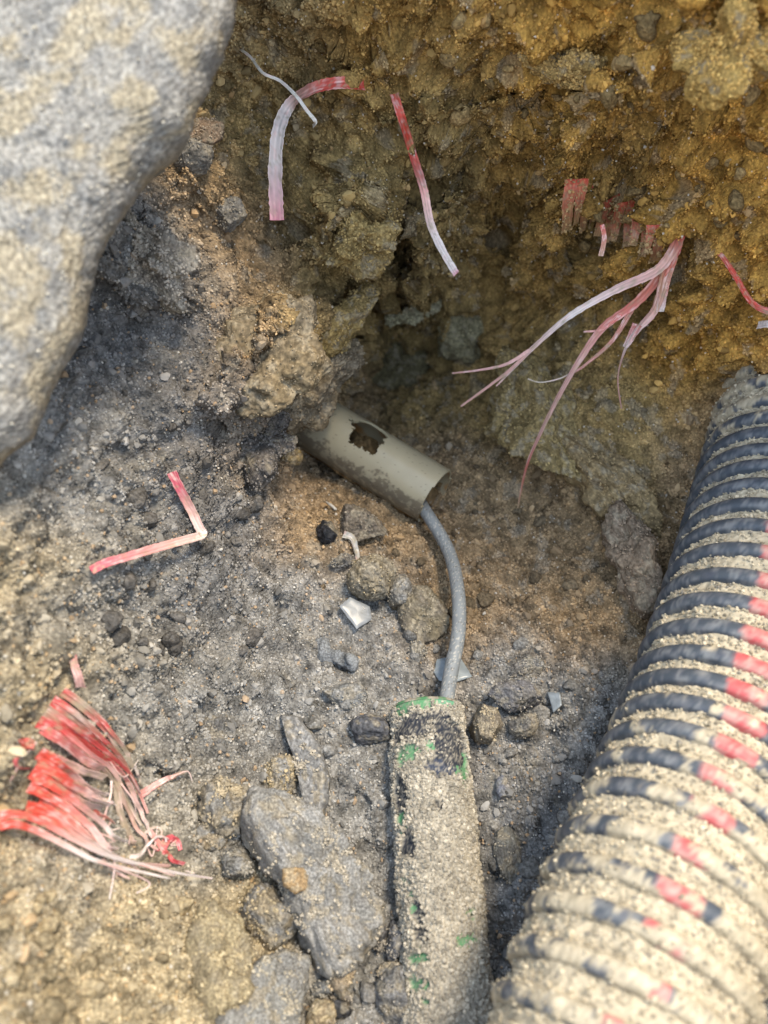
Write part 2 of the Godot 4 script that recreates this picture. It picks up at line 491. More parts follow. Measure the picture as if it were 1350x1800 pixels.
func build_ground() -> void:
	var cps := controls()
	var pts := []
	var vals := PackedFloat64Array()
	for c in cps:
		var d: float = c[2]
		pts.append(Vector2((c[0] - 675.0) / F * d, (900.0 - c[1]) / F * d))
		vals.append(0.6 - d)
	# thin plate spline through the control points
	var n := pts.size()
	var sz := n + 3
	var A := []
	for i in sz:
		var row := PackedFloat64Array()
		row.resize(sz + 1)
		A.append(row)
	for i in n:
		for j in n:
			var r2: float = pts[i].distance_squared_to(pts[j])
			A[i][j] = r2 * log(r2 + 1e-12) if i != j else 0.0004
		A[i][n] = 1.0
		A[i][n + 1] = pts[i].x
		A[i][n + 2] = pts[i].y
		A[n][i] = 1.0
		A[n + 1][i] = pts[i].x
		A[n + 2][i] = pts[i].y
		A[i][sz] = vals[i]
	for i in sz:
		var best := i
		for r in range(i + 1, sz):
			if abs(A[r][i]) > abs(A[best][i]): best = r
		var tmp: PackedFloat64Array = A[i]
		A[i] = A[best]
		A[best] = tmp
		var ri: PackedFloat64Array = A[i]
		for r in range(i + 1, sz):
			var rr: PackedFloat64Array = A[r]
			var f := rr[i] / ri[i]
			if f != 0.0:
				for k in range(i, sz + 1): rr[k] -= f * ri[k]
			A[r] = rr
	var w := PackedFloat64Array()
	w.resize(sz)
	for i in range(sz - 1, -1, -1):
		var s: float = A[i][sz]
		for k in range(i + 1, sz): s -= A[i][k] * w[k]
		w[i] = s / A[i][i]
	# coarse grid
	var C := 8
	var cw := int((NX - 1) / C) + 3
	var ch := int((NU - 1) / C) + 3
	var cn := PackedFloat32Array()
	var cc := PackedColorArray()
	cn.resize(cw * ch)
	cc.resize(cw * ch)
	var px := PackedFloat64Array()
	var py := PackedFloat64Array()
	var pc := PackedColorArray()
	for i in n:
		px.append(pts[i].x)
		py.append(pts[i].y)
		pc.append(cps[i][3])
	for j in ch:
		var u := GU0 + (j - 1) * C * STEP
		for i in cw:
			var x := GX0 + (i - 1) * C * STEP
			var s := w[n] + w[n + 1] * x + w[n + 2] * u
			var cr := 0.0
			var cg := 0.0
			var cbl := 0.0
			var ws := 0.0
			for k in n:
				var dx := x - px[k]
				var dy := u - py[k]
				var r2 := dx * dx + dy * dy + 1e-12
				s += w[k] * r2 * log(r2)
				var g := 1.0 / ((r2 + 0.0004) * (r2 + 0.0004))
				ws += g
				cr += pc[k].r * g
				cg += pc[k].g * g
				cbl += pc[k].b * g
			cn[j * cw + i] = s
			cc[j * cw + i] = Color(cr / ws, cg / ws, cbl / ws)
	print("coarse ", Time.get_ticks_msec())
	base_n.resize(NX * NU)
	soil_col.resize(NX * NU)
	for j in NU:
		var fu := float(j) / C + 1.0
		var jj := int(fu)
		var b := fu - jj
		for i in NX:
			var fx := float(i) / C + 1.0
			var ii := int(fx)
			var a := fx - ii
			var k := jj * cw + ii
			# quadratic B-spline-like smoothing of a bilinear patch
			var sa := a * a * (3.0 - 2.0 * a)
			sa = lerpf(a, sa, 0.35)
			var sb := lerpf(b, b * b * (3.0 - 2.0 * b), 0.35)
			base_n[j * NX + i] = lerpf(lerpf(cn[k], cn[k + 1], sa), lerpf(cn[k + cw], cn[k + cw + 1], sa), sb)
			soil_col[j * NX + i] = cc[k].lerp(cc[k + 1], a).lerp(cc[k + cw].lerp(cc[k + cw + 1], a), b)
	for f in features():
		var d := ground_depth(f[0], f[1])
		var x0: float = (f[0] - 675.0) / F * d
		var u0: float = (900.0 - f[1]) / F * d
		var ra: float = f[2] / F * d
		var rb: float = f[3] / F * d
		var ca := cos(deg_to_rad(f[4]))
		var sa := sin(deg_to_rad(f[4]))
		var R := maxf(ra, rb) * 1.35
		for j in range(maxi(0, int((u0 - R - GU0) / STEP)), mini(NU, int((u0 + R - GU0) / STEP) + 1)):
			for i in range(maxi(0, int((x0 - R - GX0) / STEP)), mini(NX, int((x0 + R - GX0) / STEP) + 1)):
				var dx := GX0 + i * STEP - x0
				var du := GU0 + j * STEP - u0
				var lx := (dx * ca - du * sa) / ra
				var ly := (dx * sa + du * ca) / rb
				var q := sqrt(lx * lx + ly * ly) + n_low.get_noise_2d((dx + x0) * 1.7, (du + u0) * 1.7) * 0.45
				if q < 1.0:
					var t: float = clamp((1.0 - q) / f[6], 0, 1)
					base_n[j * NX + i] += f[5] * t * t * (3.0 - 2.0 * t)
	print("base ", Time.get_ticks_msec())
	# rows are spread evenly over the slope of the wall, so that steep faces get as many points as flat ones
	var NR := int(NU * 1.14)
	var dens := PackedFloat32Array()
	dens.resize(NX * NU)
	for j in NU:
		var ja := maxi(j - 2, 0)
		var jb := mini(j + 2, NU - 1)
		var run := 0.0
		var acc := PackedFloat32Array()
		acc.resize(NX + 1)
		for i in NX:
			var sl := (base_n[jb * NX + i] - base_n[ja * NX + i]) / ((jb - ja) * STEP)
			run += minf(7.0, sqrt(1.0 + sl * sl))
			acc[i + 1] = run
		for i in NX:
			var ia := maxi(i - 12, 0)
			var ib := mini(i + 13, NX)
			dens[j * NX + i] = (acc[ib] - acc[ia]) / (ib - ia)
	var us := PackedFloat32Array()
	us.resize(NX * NR)
	for i in NX:
		var tot := 0.0
		for j in NU - 1: tot += dens[j * NX + i]
		var at := 0.0
		var jj := 0
		for r in NR:
			var want := tot * r / (NR - 1)
			while jj < NU - 2 and at + dens[jj * NX + i] < want:
				at += dens[jj * NX + i]
				jj += 1
			us[r * NX + i] = GU0 + (jj + clampf((want - at) / dens[jj * NX + i], 0, 1)) * STEP
	# the same across: columns are drawn together where the side slopes are steep
	var N := NX * NR
	var xs := PackedFloat32Array()
	xs.resize(N)
	var side := PackedFloat32Array()
	side.resize(N)
	for i in NX:
		var x := GX0 + i * STEP
		var acc := PackedFloat32Array()
		acc.resize(NR + 1)
		var run := 0.0
		for r in NR:
			var uu := us[r * NX + i]
			var sl := (base_at(x + 0.002, uu) - base_at(x - 0.002, uu)) / 0.004
			run += minf(5.0, sqrt(1.0 + sl * sl))
			acc[r + 1] = run
		for r in NR:
			var ra := maxi(r - 14, 0)
			var rb := mini(r + 15, NR)
			side[r * NX + i] = (acc[rb] - acc[ra]) / (rb - ra)
	for r in NR:
		var tot := 0.0
		var o := r * NX
		for i in NX - 1: tot += side[o + i]
		var at := 0.0
		var ii := 0
		var row := us.slice(o, o + NX)
		for i in NX:
			var want := tot * i / (NX - 1)
			while ii < NX - 2 and at + side[o + ii] < want:
				at += side[o + ii]
				ii += 1
			var f := clampf((want - at) / side[o + ii], 0, 1)
			xs[o + i] = GX0 + (ii + f) * STEP
			us[o + i] = lerpf(row[ii], row[ii + 1], f)
	# displaced surface
	g_pos.resize(N)
	g_col.resize(N)
	g_nor.resize(N)
	for j in NR:
		for i in NX:
			var k := j * NX + i
			var x := xs[k]
			var u := us[k]
			var nn := normal_at(x, u, 0.0035)
			var p := W(x, u, base_at(x, u))
			g_pos[k] = p + nn * relief(p, wallness(nn, p.x))
			var t := n_col.get_noise_3dv(p)
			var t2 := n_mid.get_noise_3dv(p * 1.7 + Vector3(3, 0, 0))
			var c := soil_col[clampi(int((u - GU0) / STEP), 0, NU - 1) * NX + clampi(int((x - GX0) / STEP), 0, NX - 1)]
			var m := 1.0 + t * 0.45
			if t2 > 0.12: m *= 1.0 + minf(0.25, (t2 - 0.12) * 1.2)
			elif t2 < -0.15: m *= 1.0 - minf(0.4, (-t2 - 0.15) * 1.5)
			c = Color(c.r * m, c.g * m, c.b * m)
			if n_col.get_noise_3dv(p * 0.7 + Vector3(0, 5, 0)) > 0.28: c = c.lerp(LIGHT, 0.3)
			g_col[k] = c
	NU = NR
	var idx := PackedInt32Array()
	idx.resize((NX - 1) * (NU - 1) * 6)
	var q2 := 0
	for j in NU - 1:
		for i in NX - 1:
			var k := j * NX + i
			idx[q2] = k
			idx[q2 + 1] = k + NX
			idx[q2 + 2] = k + 1
			idx[q2 + 3] = k + 1
			idx[q2 + 4] = k + NX
			idx[q2 + 5] = k + NX + 1
			q2 += 6
	for j in NU:
		for i in NX:
			var k := j * NX + i
			var dx := g_pos[j * NX + mini(i + 1, NX - 1)] - g_pos[j * NX + maxi(i - 1, 0)]
			var du := g_pos[mini(j + 1, NU - 1) * NX + i] - g_pos[maxi(j - 1, 0) * NX + i]
			g_nor[k] = dx.cross(du).normalized()
	# the surrounding ground: rings from the edge of the pit out to the horizon
	var v := g_pos.duplicate()
	var col := g_col.duplicate()
	var nor := g_nor.duplicate()
	var loop := PackedInt32Array()
	for i in range(0, NX): loop.append(i)
	for j in range(1, NU): loop.append(j * NX + NX - 1)
	for i in range(NX - 2, -1, -1): loop.append((NU - 1) * NX + i)
	for j in range(NU - 2, 0, -1): loop.append(j * NX)
	var prev := loop
	for ring in [[0.05, 0.3], [0.12, 0.7], [0.22, 0.95], [0.5, 1.0], [2.0, 1.0], [60.0, 1.0]]:
		var cur := PackedInt32Array()
		for k in loop:
			var p := g_pos[k]
			var o := Vector3(p.x, 0, p.z - 0.05).normalized()
			var q: Vector3 = p + o * float(ring[0])
			q.y = lerpf(p.y, 0.43, ring[1]) + n_low.get_noise_3dv(q * 0.5) * 0.012
			cur.append(v.size())
			v.append(q)
			nor.append(Vector3.UP)
			col.append(TAN if ring[0] > 0.3 else g_col[k])
		for s in loop.size():
			var s1 := (s + 1) % loop.size()
			idx.append_array(PackedInt32Array([prev[s], prev[s1], cur[s], cur[s], prev[s1], cur[s1]]))
		prev = cur
	var arr := []
	arr.resize(Mesh.ARRAY_MAX)
	arr[Mesh.ARRAY_VERTEX] = v
	arr[Mesh.ARRAY_NORMAL] = nor
	arr[Mesh.ARRAY_COLOR] = col
	arr[Mesh.ARRAY_INDEX] = idx
	var am := ArrayMesh.new()
	am.add_surface_from_arrays(Mesh.PRIMITIVE_TRIANGLES, arr)
	var o := mesh_node("ground", am, M.soil)
	meta(o, "dug-out pit of crumbly grey and ochre soil with an undercut back wall", "", "", "structure")
	print("ground ", Time.get_ticks_msec())

func crumb_mesh(seed_: int) -> ArrayMesh:
	# an angular grain with flat faces
	var r := RandomNumberGenerator.new()
	r.seed = seed_
	var src := ico(1)
	var v: PackedVector3Array = src[0].duplicate()
	var pl := []
	for i in 8: pl.append([Vector3(r.randfn(), r.randfn(), r.randfn()).normalized(), r.randf_range(0.5, 0.85)])
	for i in v.size():
		var k := r.randf_range(0.8, 1.15)
		for q in pl:
			var dp: float = v[i].dot(q[0])
			if dp > 0.05: k = min(k, q[1] / dp * r.randf_range(0.93, 1.07))
		v[i] *= k
	var fv := PackedVector3Array()
	var fi := PackedInt32Array()
	var fc := PackedColorArray()
	for q in src[1]:
		fi.append(fv.size())
		fv.append(v[q])
		fc.append(Color.WHITE)
	return finish(fv, fi, fc)

func build_crumbs() -> void:
	rng.seed = 77
	for kind in 3:
		var buf := PackedFloat32Array()
		var count: int = [240000, 105000, 7000][kind]
		for s in count:
			var i := rng.randi_range(6, NX - 7)
			var j := rng.randi_range(6, NU - 7)
			var k := j * NX + i
			var p := g_pos[k]
			var t := n_mid.get_noise_3dv(p * 1.3)
			var r: float
			if kind == 0: r = rng.randf_range(0.0004, 0.0010)
			elif kind == 1: r = rng.randf_range(0.0008, 0.0016)
			else: r = 0.0018 + 0.0026 * pow(rng.randf(), 2.5)
			if kind > 0 and t < -0.18: continue
			if kind > 0 and p.x > -0.07 and normal_at((p.x), (p - Vector3(0, LIFT, 0)).dot(AU), 0.01).y < 0.55 and rng.randf() < 0.55: continue
			var c := g_col[k]
			var m := rng.randf_range(0.68, 1.2)
			var z := rng.randf()
			c = Color(c.r * m, c.g * m, c.b * m)
			if z < (0.04 if kind == 0 else 0.006): c = c.lerp(Color(0.66, 0.62, 0.55), 0.7)
			elif z < 0.09: c = c.lerp(Color(0.50, 0.31, 0.14), 0.5)
			elif z < 0.17: c = c * 0.5
			put(buf, p + g_nor[k] * r * rng.randf_range(-0.1, 0.55), r, c)
		var o := crumb_field("soil_crumbs", [buf], self, M.crumb, crumb_mesh(100 + kind))
		meta(o, ["finest loose grains of soil strewn over the pit floor and walls", "loose soil crumbs strewn over the pit floor and walls", "coarsest loose soil crumbs and grit lying over the pit"][kind], "soil", "", "stuff")
	print("crumbs ", Time.get_ticks_msec())

# ------------------------------------------------------------------ stones
func stone(called: String, label: String, cat: String, px: float, py: float, hw: float, hh: float, turn: float, thick: float, sink: float, planes: int, rough: float, c1: Color, c2: Color, mat: Material, group := "", sub := 4, cut := 0.62, extra := [], tilt := Vector2.ZERO, crag := 0.0, deep := 0.0) -> MeshInstance3D:
	var d := ground_depth(px, py) if deep == 0.0 else deep
	var sc := d / F
	var nn := hit_normal(px, py) if deep == 0.0 else (AN - AU * .2 + AX * .3).normalized()
	var a := deg_to_rad(turn)
	var e1 := (AX * cos(a) - AU * sin(a))
	e1 = (e1 - nn * e1.dot(nn)).normalized()
	var e2 := nn.cross(e1).normalized()
	var radii := Vector3(hw * sc, hh * sc, thick)
	var big := maxf(radii.x, radii.y)
	var mesh := blob(sub, radii, planes, int(px * 7 + py * 3), rough, 0.9 / big, c1 * 1.3, c2 * 1.3, cut, extra, crag)
	var o := mesh_node(called, mesh, mat)
	o.transform = Transform3D(Basis(e1, e2, nn) * Basis(Vector3(1, 0, 0), tilt.x) * Basis(Vector3(0, 1, 0), tilt.y), (G(px, py) if deep == 0.0 else P(px, py, deep)) + nn * thick * (1.0 - 2.0 * sink))
	meta(o, label, cat, group)
	if crag > 0.0: dust_on(o, mesh, 6000 if crag > .5 else 2200, (c1 + c2) * 0.6, -.15, int(px), (AN + Vector3.UP * .4).normalized(), "loose_grains", .0012)
	elif mat != M.wet and big > 0.006 and c1.r > .1: dust_on(o, mesh, 600, c1.lerp(GREY.lerp(TAN, .5), .5), .12, int(px), Vector3(0, 1, .3).normalized(), "loose_grains", .0010)
	return o

func dust_on(o: Node3D, mesh: ArrayMesh, count: int, c: Color, thr: float, seed_: int, toward: Vector3, called := "dirt_crust", rmax := 0.0014) -> void:
	rng.seed = seed_
	var arr := mesh.surface_get_arrays(0)
	var v: PackedVector3Array = arr[Mesh.ARRAY_VERTEX]
	var nr: PackedVector3Array = arr[Mesh.ARRAY_NORMAL]
	var inv := o.transform.basis.inverse() * toward
	var buf := PackedFloat32Array()
	for s in count:
		var k := rng.randi_range(0, v.size() - 1)
		if nr[k].dot(inv) < 0.15: continue
		if n_col.get_noise_3dv(v[k] * 1.6 + Vector3(seed_, 0, 0)) < thr: continue
		var r := 0.0005 + (rmax - 0.0005) * pow(rng.randf(), 2.0)
		var m := rng.randf_range(0.7, 1.4)
		put(buf, v[k] + nr[k] * r * 0.3 + Vector3(rng.randfn(), rng.randfn(), rng.randfn()) * 0.0006, r, Color(c.r * m, c.g * m, c.b * m))
	if buf.size() < 16 * 10: return
	var mm := crumb_field(called, [buf], o, M.crumb, crumb_mesh(300 + seed_))
	mm.set_meta("kind", "stuff")

# a flat broken stone: its outline in plan, a flat top, broken sides; laid on the ground and tipped
func plate(called: String, label: String, cat: String, outline: Array, thick: float, raise: float, tip: Vector3, c1: Color, c2: Color, mat: Material, rough := .0016, edge := .22, grains := 700) -> MeshInstance3D:
	var mid := Vector2.ZERO
	for q in outline: mid += Vector2(q[0], q[1])
	mid /= outline.size()
	var nn := (hit_normal(mid.x, mid.y) + tip).normalized()
	var d := ground_depth(mid.x, mid.y) - raise
	var sc := d / F
	var e1 := (AX - nn * AX.dot(nn)).normalized()
	var e2 := nn.cross(e1)
	var stretch := 1.0 / maxf(.55, e2.dot(AU))
	var sd := int(mid.x * 3 + mid.y)
	var so := Vector3(sd % 83, sd % 29, 0)
	var seg := 130
	# profile from the middle of the top over the broken edge to the middle of the underside
	var profile := []
	for k in 26: profile.append([k / 26.0 * (1.0 - edge), 1.0 - .10 * pow(k / 26.0, 3.0)])
	for k in 12: profile.append([1.0 - edge + edge * sin(k / 11.0 * PI / 2), .9 * cos(k / 11.0 * PI / 2)])
	for k in 7: profile.append([1.0 - .02 * k, -(k + 1) / 7.0])
	for k in 6: profile.append([.86 * (1.0 - (k + 1) / 6.0), -1.0])
	var rings := profile.size() - 1
	var v := PackedVector3Array()
	var col := PackedColorArray()
	var idx := PackedInt32Array()
	for r in rings + 1:
		var inp: float = profile[r][0]
		var nz: float = profile[r][1]
		for k in seg:
			var a := TAU * k / seg
			var dir := Vector2(cos(a), sin(a))
			var best := 10.0
			for m in outline.size():
				var hit = Geometry2D.segment_intersects_segment(mid, mid + dir * 900.0, Vector2(outline[m][0], outline[m][1]), Vector2(outline[(m + 1) % outline.size()][0], outline[(m + 1) % outline.size()][1]))
				if hit != null: best = mid.distance_to(hit)
			var q := dir * best * inp * sc * (1.0 + n_mid.get_noise_2d(cos(a) * .05 + sd, sin(a) * .05) * .06)
			var p := e1 * q.x - e2 * q.y * stretch + nn * nz * thick * .5
			var od := (e1 * q.x - e2 * q.y).normalized() * inp * .6 + nn * nz
			var w := p + so
			p += od * (n_mid.get_noise_3dv(w) * thick * .12 + (smoothstep(0.0, .4, n_clod.get_noise_3dv(w) + 1.0) - .6) * rough * 1.2 + (-n_grain.get_noise_3dv(w) - .5) * rough * .8 + n_fine.get_noise_3dv(w) * rough * .5)
			v.append(p)
			var t: float = clamp(.5 + n_col.get_noise_3dv(w * .8) * 1.8, 0, 1)
			var cc := c1.lerp(c2, t)
			var dirt := n_col.get_noise_3dv(w * 1.3 + Vector3(4, 0, 0)) + n_fine.get_noise_3dv(w * .7) * .25
			if dirt > .12: cc = cc.lerp(LIGHT.lerp(TAN, .6), minf(.6, (dirt - .12) * 4.0))
			var sp := 1.0 + n_fine.get_noise_3dv(w * 1.4) * .4
			col.append(Color(cc.r * sp, cc.g * sp, cc.b * sp))
	for r in rings:
		for k in seg:
			var a0 := r * seg + k
			var a1 := r * seg + (k + 1) % seg
			idx.append_array(PackedInt32Array([a0, a1, a0 + seg, a1, a1 + seg, a0 + seg]))
	var mesh := finish(v, idx, col, true)
	var o := mesh_node(called, mesh, mat)
	o.position = P(mid.x, mid.y, d)
	meta(o, label, cat)
	if grains > 0: dust_on(o, mesh, grains * 3, c1.lerp(TAN, .5) * .9, .2, sd, Vector3(0, 1, .3).normalized(), "loose_grains", .0012)
	return o

const BLUEGREY := Color(0.22, 0.225, 0.235)

func build_stones() -> void:
	var s: MeshInstance3D
	var up := Vector3(0, 1, 0.3).normalized()
	plate("stone_slab", "large grey stone slab with an orange patch lying diagonally beside the crusted conduit", "stone", [[405, 1465], [425, 1432], [470, 1424], [520, 1440], [560, 1466], [600, 1495], [650, 1540], [678, 1580], [682, 1612], [650, 1632], [640, 1660], [580, 1668], [540, 1620], [490, 1555], [440, 1510]], .032, .022, Vector3(.20, .02, .03), Color(.44, .425, .40), Color(.31, .30, .28), M.stone, .0030, .16, 3200)
	plate("stone", "orange-tan stone chip stuck on the face of the large grey slab", "stone", [[493, 1535], [530, 1530], [541, 1540], [540, 1560], [520, 1566], [500, 1558]], .006, .039, Vector3(.20, .02, .05), Color(.58, .40, .21), Color(.48, .33, .18), M.stone, .0006, .2, 0)
	plate("stone", "long flaky grey stone with a smooth face, lying edgewise left of the conduit", "stone", [[485, 1262], [520, 1270], [560, 1310], [580, 1360], [582, 1400], [566, 1440], [548, 1430], [535, 1390], [520, 1340], [500, 1300]], .014, .008, Vector3(-.45, .0, .1), Color(.38, .375, .37), Color(.29, .285, .28), M.clay, .0009, .2, 300)
	s = stone("soil_clod", "rounded tan soil clod next to the long flaky grey stone", "clod", 492, 1372, 36, 42, 0, .014, .3, 6, .12, TAN, GREY, M.soil, "", 4)
	dust_on(s, s.mesh, 500, TAN * .85, -.1, 32, up)
	s = plate("soil_clod", "wide brown-grey soil clod above the left end of the stone slab", "clod", [[350, 1400], [370, 1382], [430, 1388], [446, 1418], [425, 1448], [375, 1452], [355, 1430]], .022, .008, Vector3.ZERO, Color(.42, .36, .27), GREY, M.soil, .0026, .35, 900)
	stone("stone", "dark smooth bluish stone touching the left rim of the conduit", "stone", 650, 1290, 36, 23, 8, .011, .1, 4, .06, Color(.085, .088, .10), Color(.12, .12, .13), M.clay, "", 4, .75)
	stone("stone", "grey angular stone half buried in the upper middle of the floor slope", "stone", 386, 1285, 26, 34, -15, .009, .4, 7, .08, Color(.19, .185, .175), Color(.15, .145, .14), M.stone, "", 4)
	stone("stone", "small grey stone above the long flaky stone", "stone", 551, 1279, 14, 10, 0, .006, .3, 6, .08, Color(.23, .22, .2), GREY, M.stone, "", 3)
	s = stone("stone", "round knobbly brown stone above the pale plastic shard", "stone", 643, 1032, 39, 35, 0, .017, .1, 5, .12, Color(.20, .165, .11), Color(.27, .24, .19), M.clay, "", 5, .8)
	dust_on(s, s.mesh, 300, TAN * .7, .1, 34, up, "dirt_crust", .0009)
	s = stone("stone", "brown-grey stone with a smooth lower face right behind the bending cable", "stone", 742, 1085, 42, 50, 10, .014, .15, 6, .08, Color(.22, .185, .125), Color(.19, .165, .13), M.clay, "", 5, .6, [[Vector3(0.1, -0.75, 0.65).normalized(), .62]])
	stone("soil_clod", "grey soil clod between the round stone and the stone behind the cable", "clod", 700, 1052, 24, 28, 0, .012, .1, 5, .14, Color(.24, .22, .19), GREY, M.soil, "", 4)
	stone("soil_clod", "flat brown clod of soil below the left side of the beige pipe", "clod", 628, 930, 44, 30, 18, .014, .1, 6, .14, Color(.22, .18, .135), Color(.17, .145, .12), M.soil, "", 4)
	stone("stone", "small black lump beside the brown clod under the pipe", "stone", 571, 940, 17, 20, 0, .008, .25, 8, .2, Color(.018, .02, .026), Color(.04, .04, .045), M.clay, "", 4)
	stone("soil_clod", "dark soil clod left of the curved plastic shard", "clod", 600, 992, 26, 18, -10, .010, .4, 6, .15, Color(.16, .145, .13), DARK, M.soil, "", 4)
	stone("soil_clod", "small tan soil clod in the gap under the pipe's left end", "clod", 497, 815, 16, 15, 0, .008, .2, 6, .12, Color(.3, .23, .14), OLIVE, M.soil, "", 3)
	stone("soil_clod", "small round clod at the lower edge of the stone behind the cable", "clod", 733, 1150, 17, 18, 0, .008, .3, 5, .12, Color(.25, .235, .21), GREY, M.soil, "", 3)
	stone("soil_clod", "grey clod below the bone-shaped stone", "clod", 605, 1225, 34, 26, 0, .010, .45, 6, .14, Color(.21, .215, .215), GREY, M.soil, "", 4)
	stone("stone", "purplish grey stone pushed against the small grey shard right of the conduit", "stone", 905, 1235, 42, 26, 5, .013, .1, 8, .12, Color(.19, .185, .195), Color(.24, .225, .21), M.stone, "", 4)
	plate("stone", "brown angular stone just right of the conduit's open end", "stone", [[828, 1272], [845, 1243], [870, 1250], [882, 1275], [862, 1302], [835, 1300]], .022, .010, Vector3(.1, 0, .1), Color(.34, .29, .22), Color(.26, .225, .18), M.stone, .0012, .25, 200)
	stone("stone", "grey wedge-shaped stone below the purplish stone", "stone", 916, 1278, 24, 20, -20, .010, .3, 8, .08, Color(.22, .205, .18), Color(.17, .16, .15), M.stone, "", 4)
	stone("soil_clod", "grey soil clod higher up beside the grey shard by the cable", "clod", 925, 1180, 30, 18, -25, .011, .35, 6, .14, Color(.24, .22, .2), GREY, M.soil, "", 4)
	stone("stone", "oval grey stone half sunk in dark soil between conduit and corrugated duct", "stone", 890, 1505, 23, 44, 3, .009, .4, 5, .06, Color(.20, .195, .175), Color(.16, .155, .145), M.stone, "", 4)
	stone("stone", "thin blue-grey flake lying flat right of the conduit's black patch", "stone", 882, 1388, 11, 19, 0, .004, .3, 6, .05, Color(.19, .20, .25), BLUEGREY, M.stone, "", 3)
	s = stone("soil_clod", "round tan-brown soil clod left of the slab's lower corner", "clod", 462, 1625, 46, 50, 0, .019, .3, 7, .13, Color(.31, .255, .175), GREY, M.soil, "", 4)
	dust_on(s, s.mesh, 600, TAN * .8, .0, 35, up)
	s = plate("stone", "flat yellowish tan stone lying near the bottom left under the round clod", "stone", [[318, 1668], [335, 1632], [400, 1640], [440, 1676], [467, 1703], [440, 1730], [385, 1748], [352, 1722], [335, 1692]], .022, .010, Vector3(.05, 0, .05), Color(.50, .41, .25), Color(.40, .33, .21), M.stone, .0020, .22, 900)
	s = plate("stone", "broad flat grey stone at the bottom edge of the picture", "stone", [[368, 1815], [378, 1765], [440, 1722], [490, 1704], [547, 1708], [540, 1745], [528, 1790], [520, 1850], [400, 1860]], .022, .008, Vector3(.05, .0, .05), Color(.38, .37, .34), Color(.31, .30, .28), M.stone, .0018, .2, 1000)
	plate("stone", "tan triangular stone under the slab's lower right corner", "stone", [[553, 1690], [608, 1686], [622, 1708], [602, 1742], [583, 1730]], .016, .008, Vector3(0, 0, .1), Color(.46, .36, .25), Color(.37, .32, .25), M.stone, .0012, .22, 200)
	stone("stone", "small dark grey stone in the gap below the slab's tip", "stone", 555, 1648, 18, 20, 0, .009, .3, 7, .08, Color(.17, .17, .17), Color(.13, .13, .13), M.stone, "", 3)
	stone("stone", "grey splinter of stone between the broad flat stone and the triangular one", "stone", 562, 1740, 22, 20, -40, .009, .3, 8, .08, Color(.22, .22, .215), Color(.16, .16, .155), M.stone, "", 3)
	stone("soil_clod", "brown crumbly clod in front of the broad flat stone", "clod", 562, 1790, 28, 24, 0, .012, .3, 6, .15, Color(.33, .255, .16), TAN, M.soil, "", 4)
	stone("stone", "black lump of tar in the soil at the bottom edge", "stone", 592, 1778, 20, 15, 10, .008, .3, 8, .16, Color(.03, .032, .036), Color(.07, .07, .075), M.clay, "", 4)
	stone("stone", "pale brown pebble above the tar lump", "stone", 600, 1752, 20, 10, 10, .007, .3, 7, .08, Color(.26, .23, .2), Color(.2, .18, .16), M.stone, "", 3)
	stone("stone", "narrow dark stone standing upright in the gap right of the slab's tip", "stone", 668, 1650, 11, 26, 5, .011, .25, 6, .06, Color(.15, .145, .15), Color(.11, .11, .115), M.clay, "", 3)
	stone("stone", "bluish knobbly stone squeezed against the conduit's left side", "stone", 695, 1655, 17, 34, 6, .013, .25, 6, .12, Color(.15, .155, .175), Color(.20, .20, .205), M.clay, "", 4)
	stone("stone", "long bluish grey stone against the conduit near the bottom edge", "stone", 688, 1755, 32, 44, 15, .015, .3, 8, .12, Color(.20, .20, .205), Color(.24, .225, .20), M.stone, "", 4)
	stone("soil_clod", "small clod with a tan chip above the long bluish grey stone", "clod", 685, 1710, 22, 16, 10, .010, .3, 6, .13, Color(.26, .215, .16), GREY, M.soil, "", 3)
	stone("soil_clod", "tan chip-bearing clod below the left end of the stone slab", "clod", 372, 1468, 30, 20, 0, .011, .35, 6, .15, Color(.33, .26, .17), GREY, M.soil, "", 4)
	stone("soil_clod", "dark grey clod tucked under the slab's left tip", "clod", 410, 1520, 28, 22, 30, .011, .4, 6, .13, Color(.20, .19, .17), GREY, M.soil, "", 4)
	# the bone-shaped blue-grey stone: two knobs and a waist in one mesh
	bone()
	# lumps of the walls
	stone("boulder", "pale olive clay-coated boulder set in the right-hand wall below the frayed tape", "boulder", 935, 735, 150, 70, 48, .050, .5, 9, .14, Color(.37, .275, .12), Color(.28, .205, .09), M.clay, "", 6, .6, [], Vector2.ZERO, .42)
	stone("boulder", "smooth brown clay ridge running down from the olive boulder to the pit floor", "boulder", 1075, 860, 150, 46, 52, .036, .5, 7, .14, Color(.36, .26, .13), Color(.27, .195, .10), M.clay, "", 5, .6, [], Vector2.ZERO, .42)
	stone("boulder", "brown-pink clay lump at the foot of the right wall beside the corrugated duct", "boulder", 1120, 985, 46, 105, -8, .026, .4, 8, .13, Color(.31, .235, .165), Color(.23, .175, .125), M.clay, "", 5, .6, [], Vector2.ZERO, .42)
	stone("clay_lump", "brown clay lump bulging from the wall left of the hollow", "clay lump", 474, 632, 118, 58, -36, .036, .48, 7, .2, Color(.27, .205, .12), Color(.20, .165, .115), M.clay, "", 5, .6, [], Vector2.ZERO, .42)
	stone("clay_lump", "lip of smooth brown mud hanging over the buried end of the beige pipe", "clay lump", 538, 684, 135, 50, -45, .036, .5, 8, .2, Color(.25, .195, .12), Color(.19, .155, .11), M.clay, "", 6, .62, [], Vector2.ZERO, .5, .665)
	stone("clay_lump", "dark clay lump below the overhang, left of the beige pipe's buried end", "clay lump", 440, 775, 60, 62, -20, .034, .5, 6, .16, Color(.18, .155, .13), Color(.13, .12, .115), M.soil, "", 5, .65, [], Vector2.ZERO, .8)
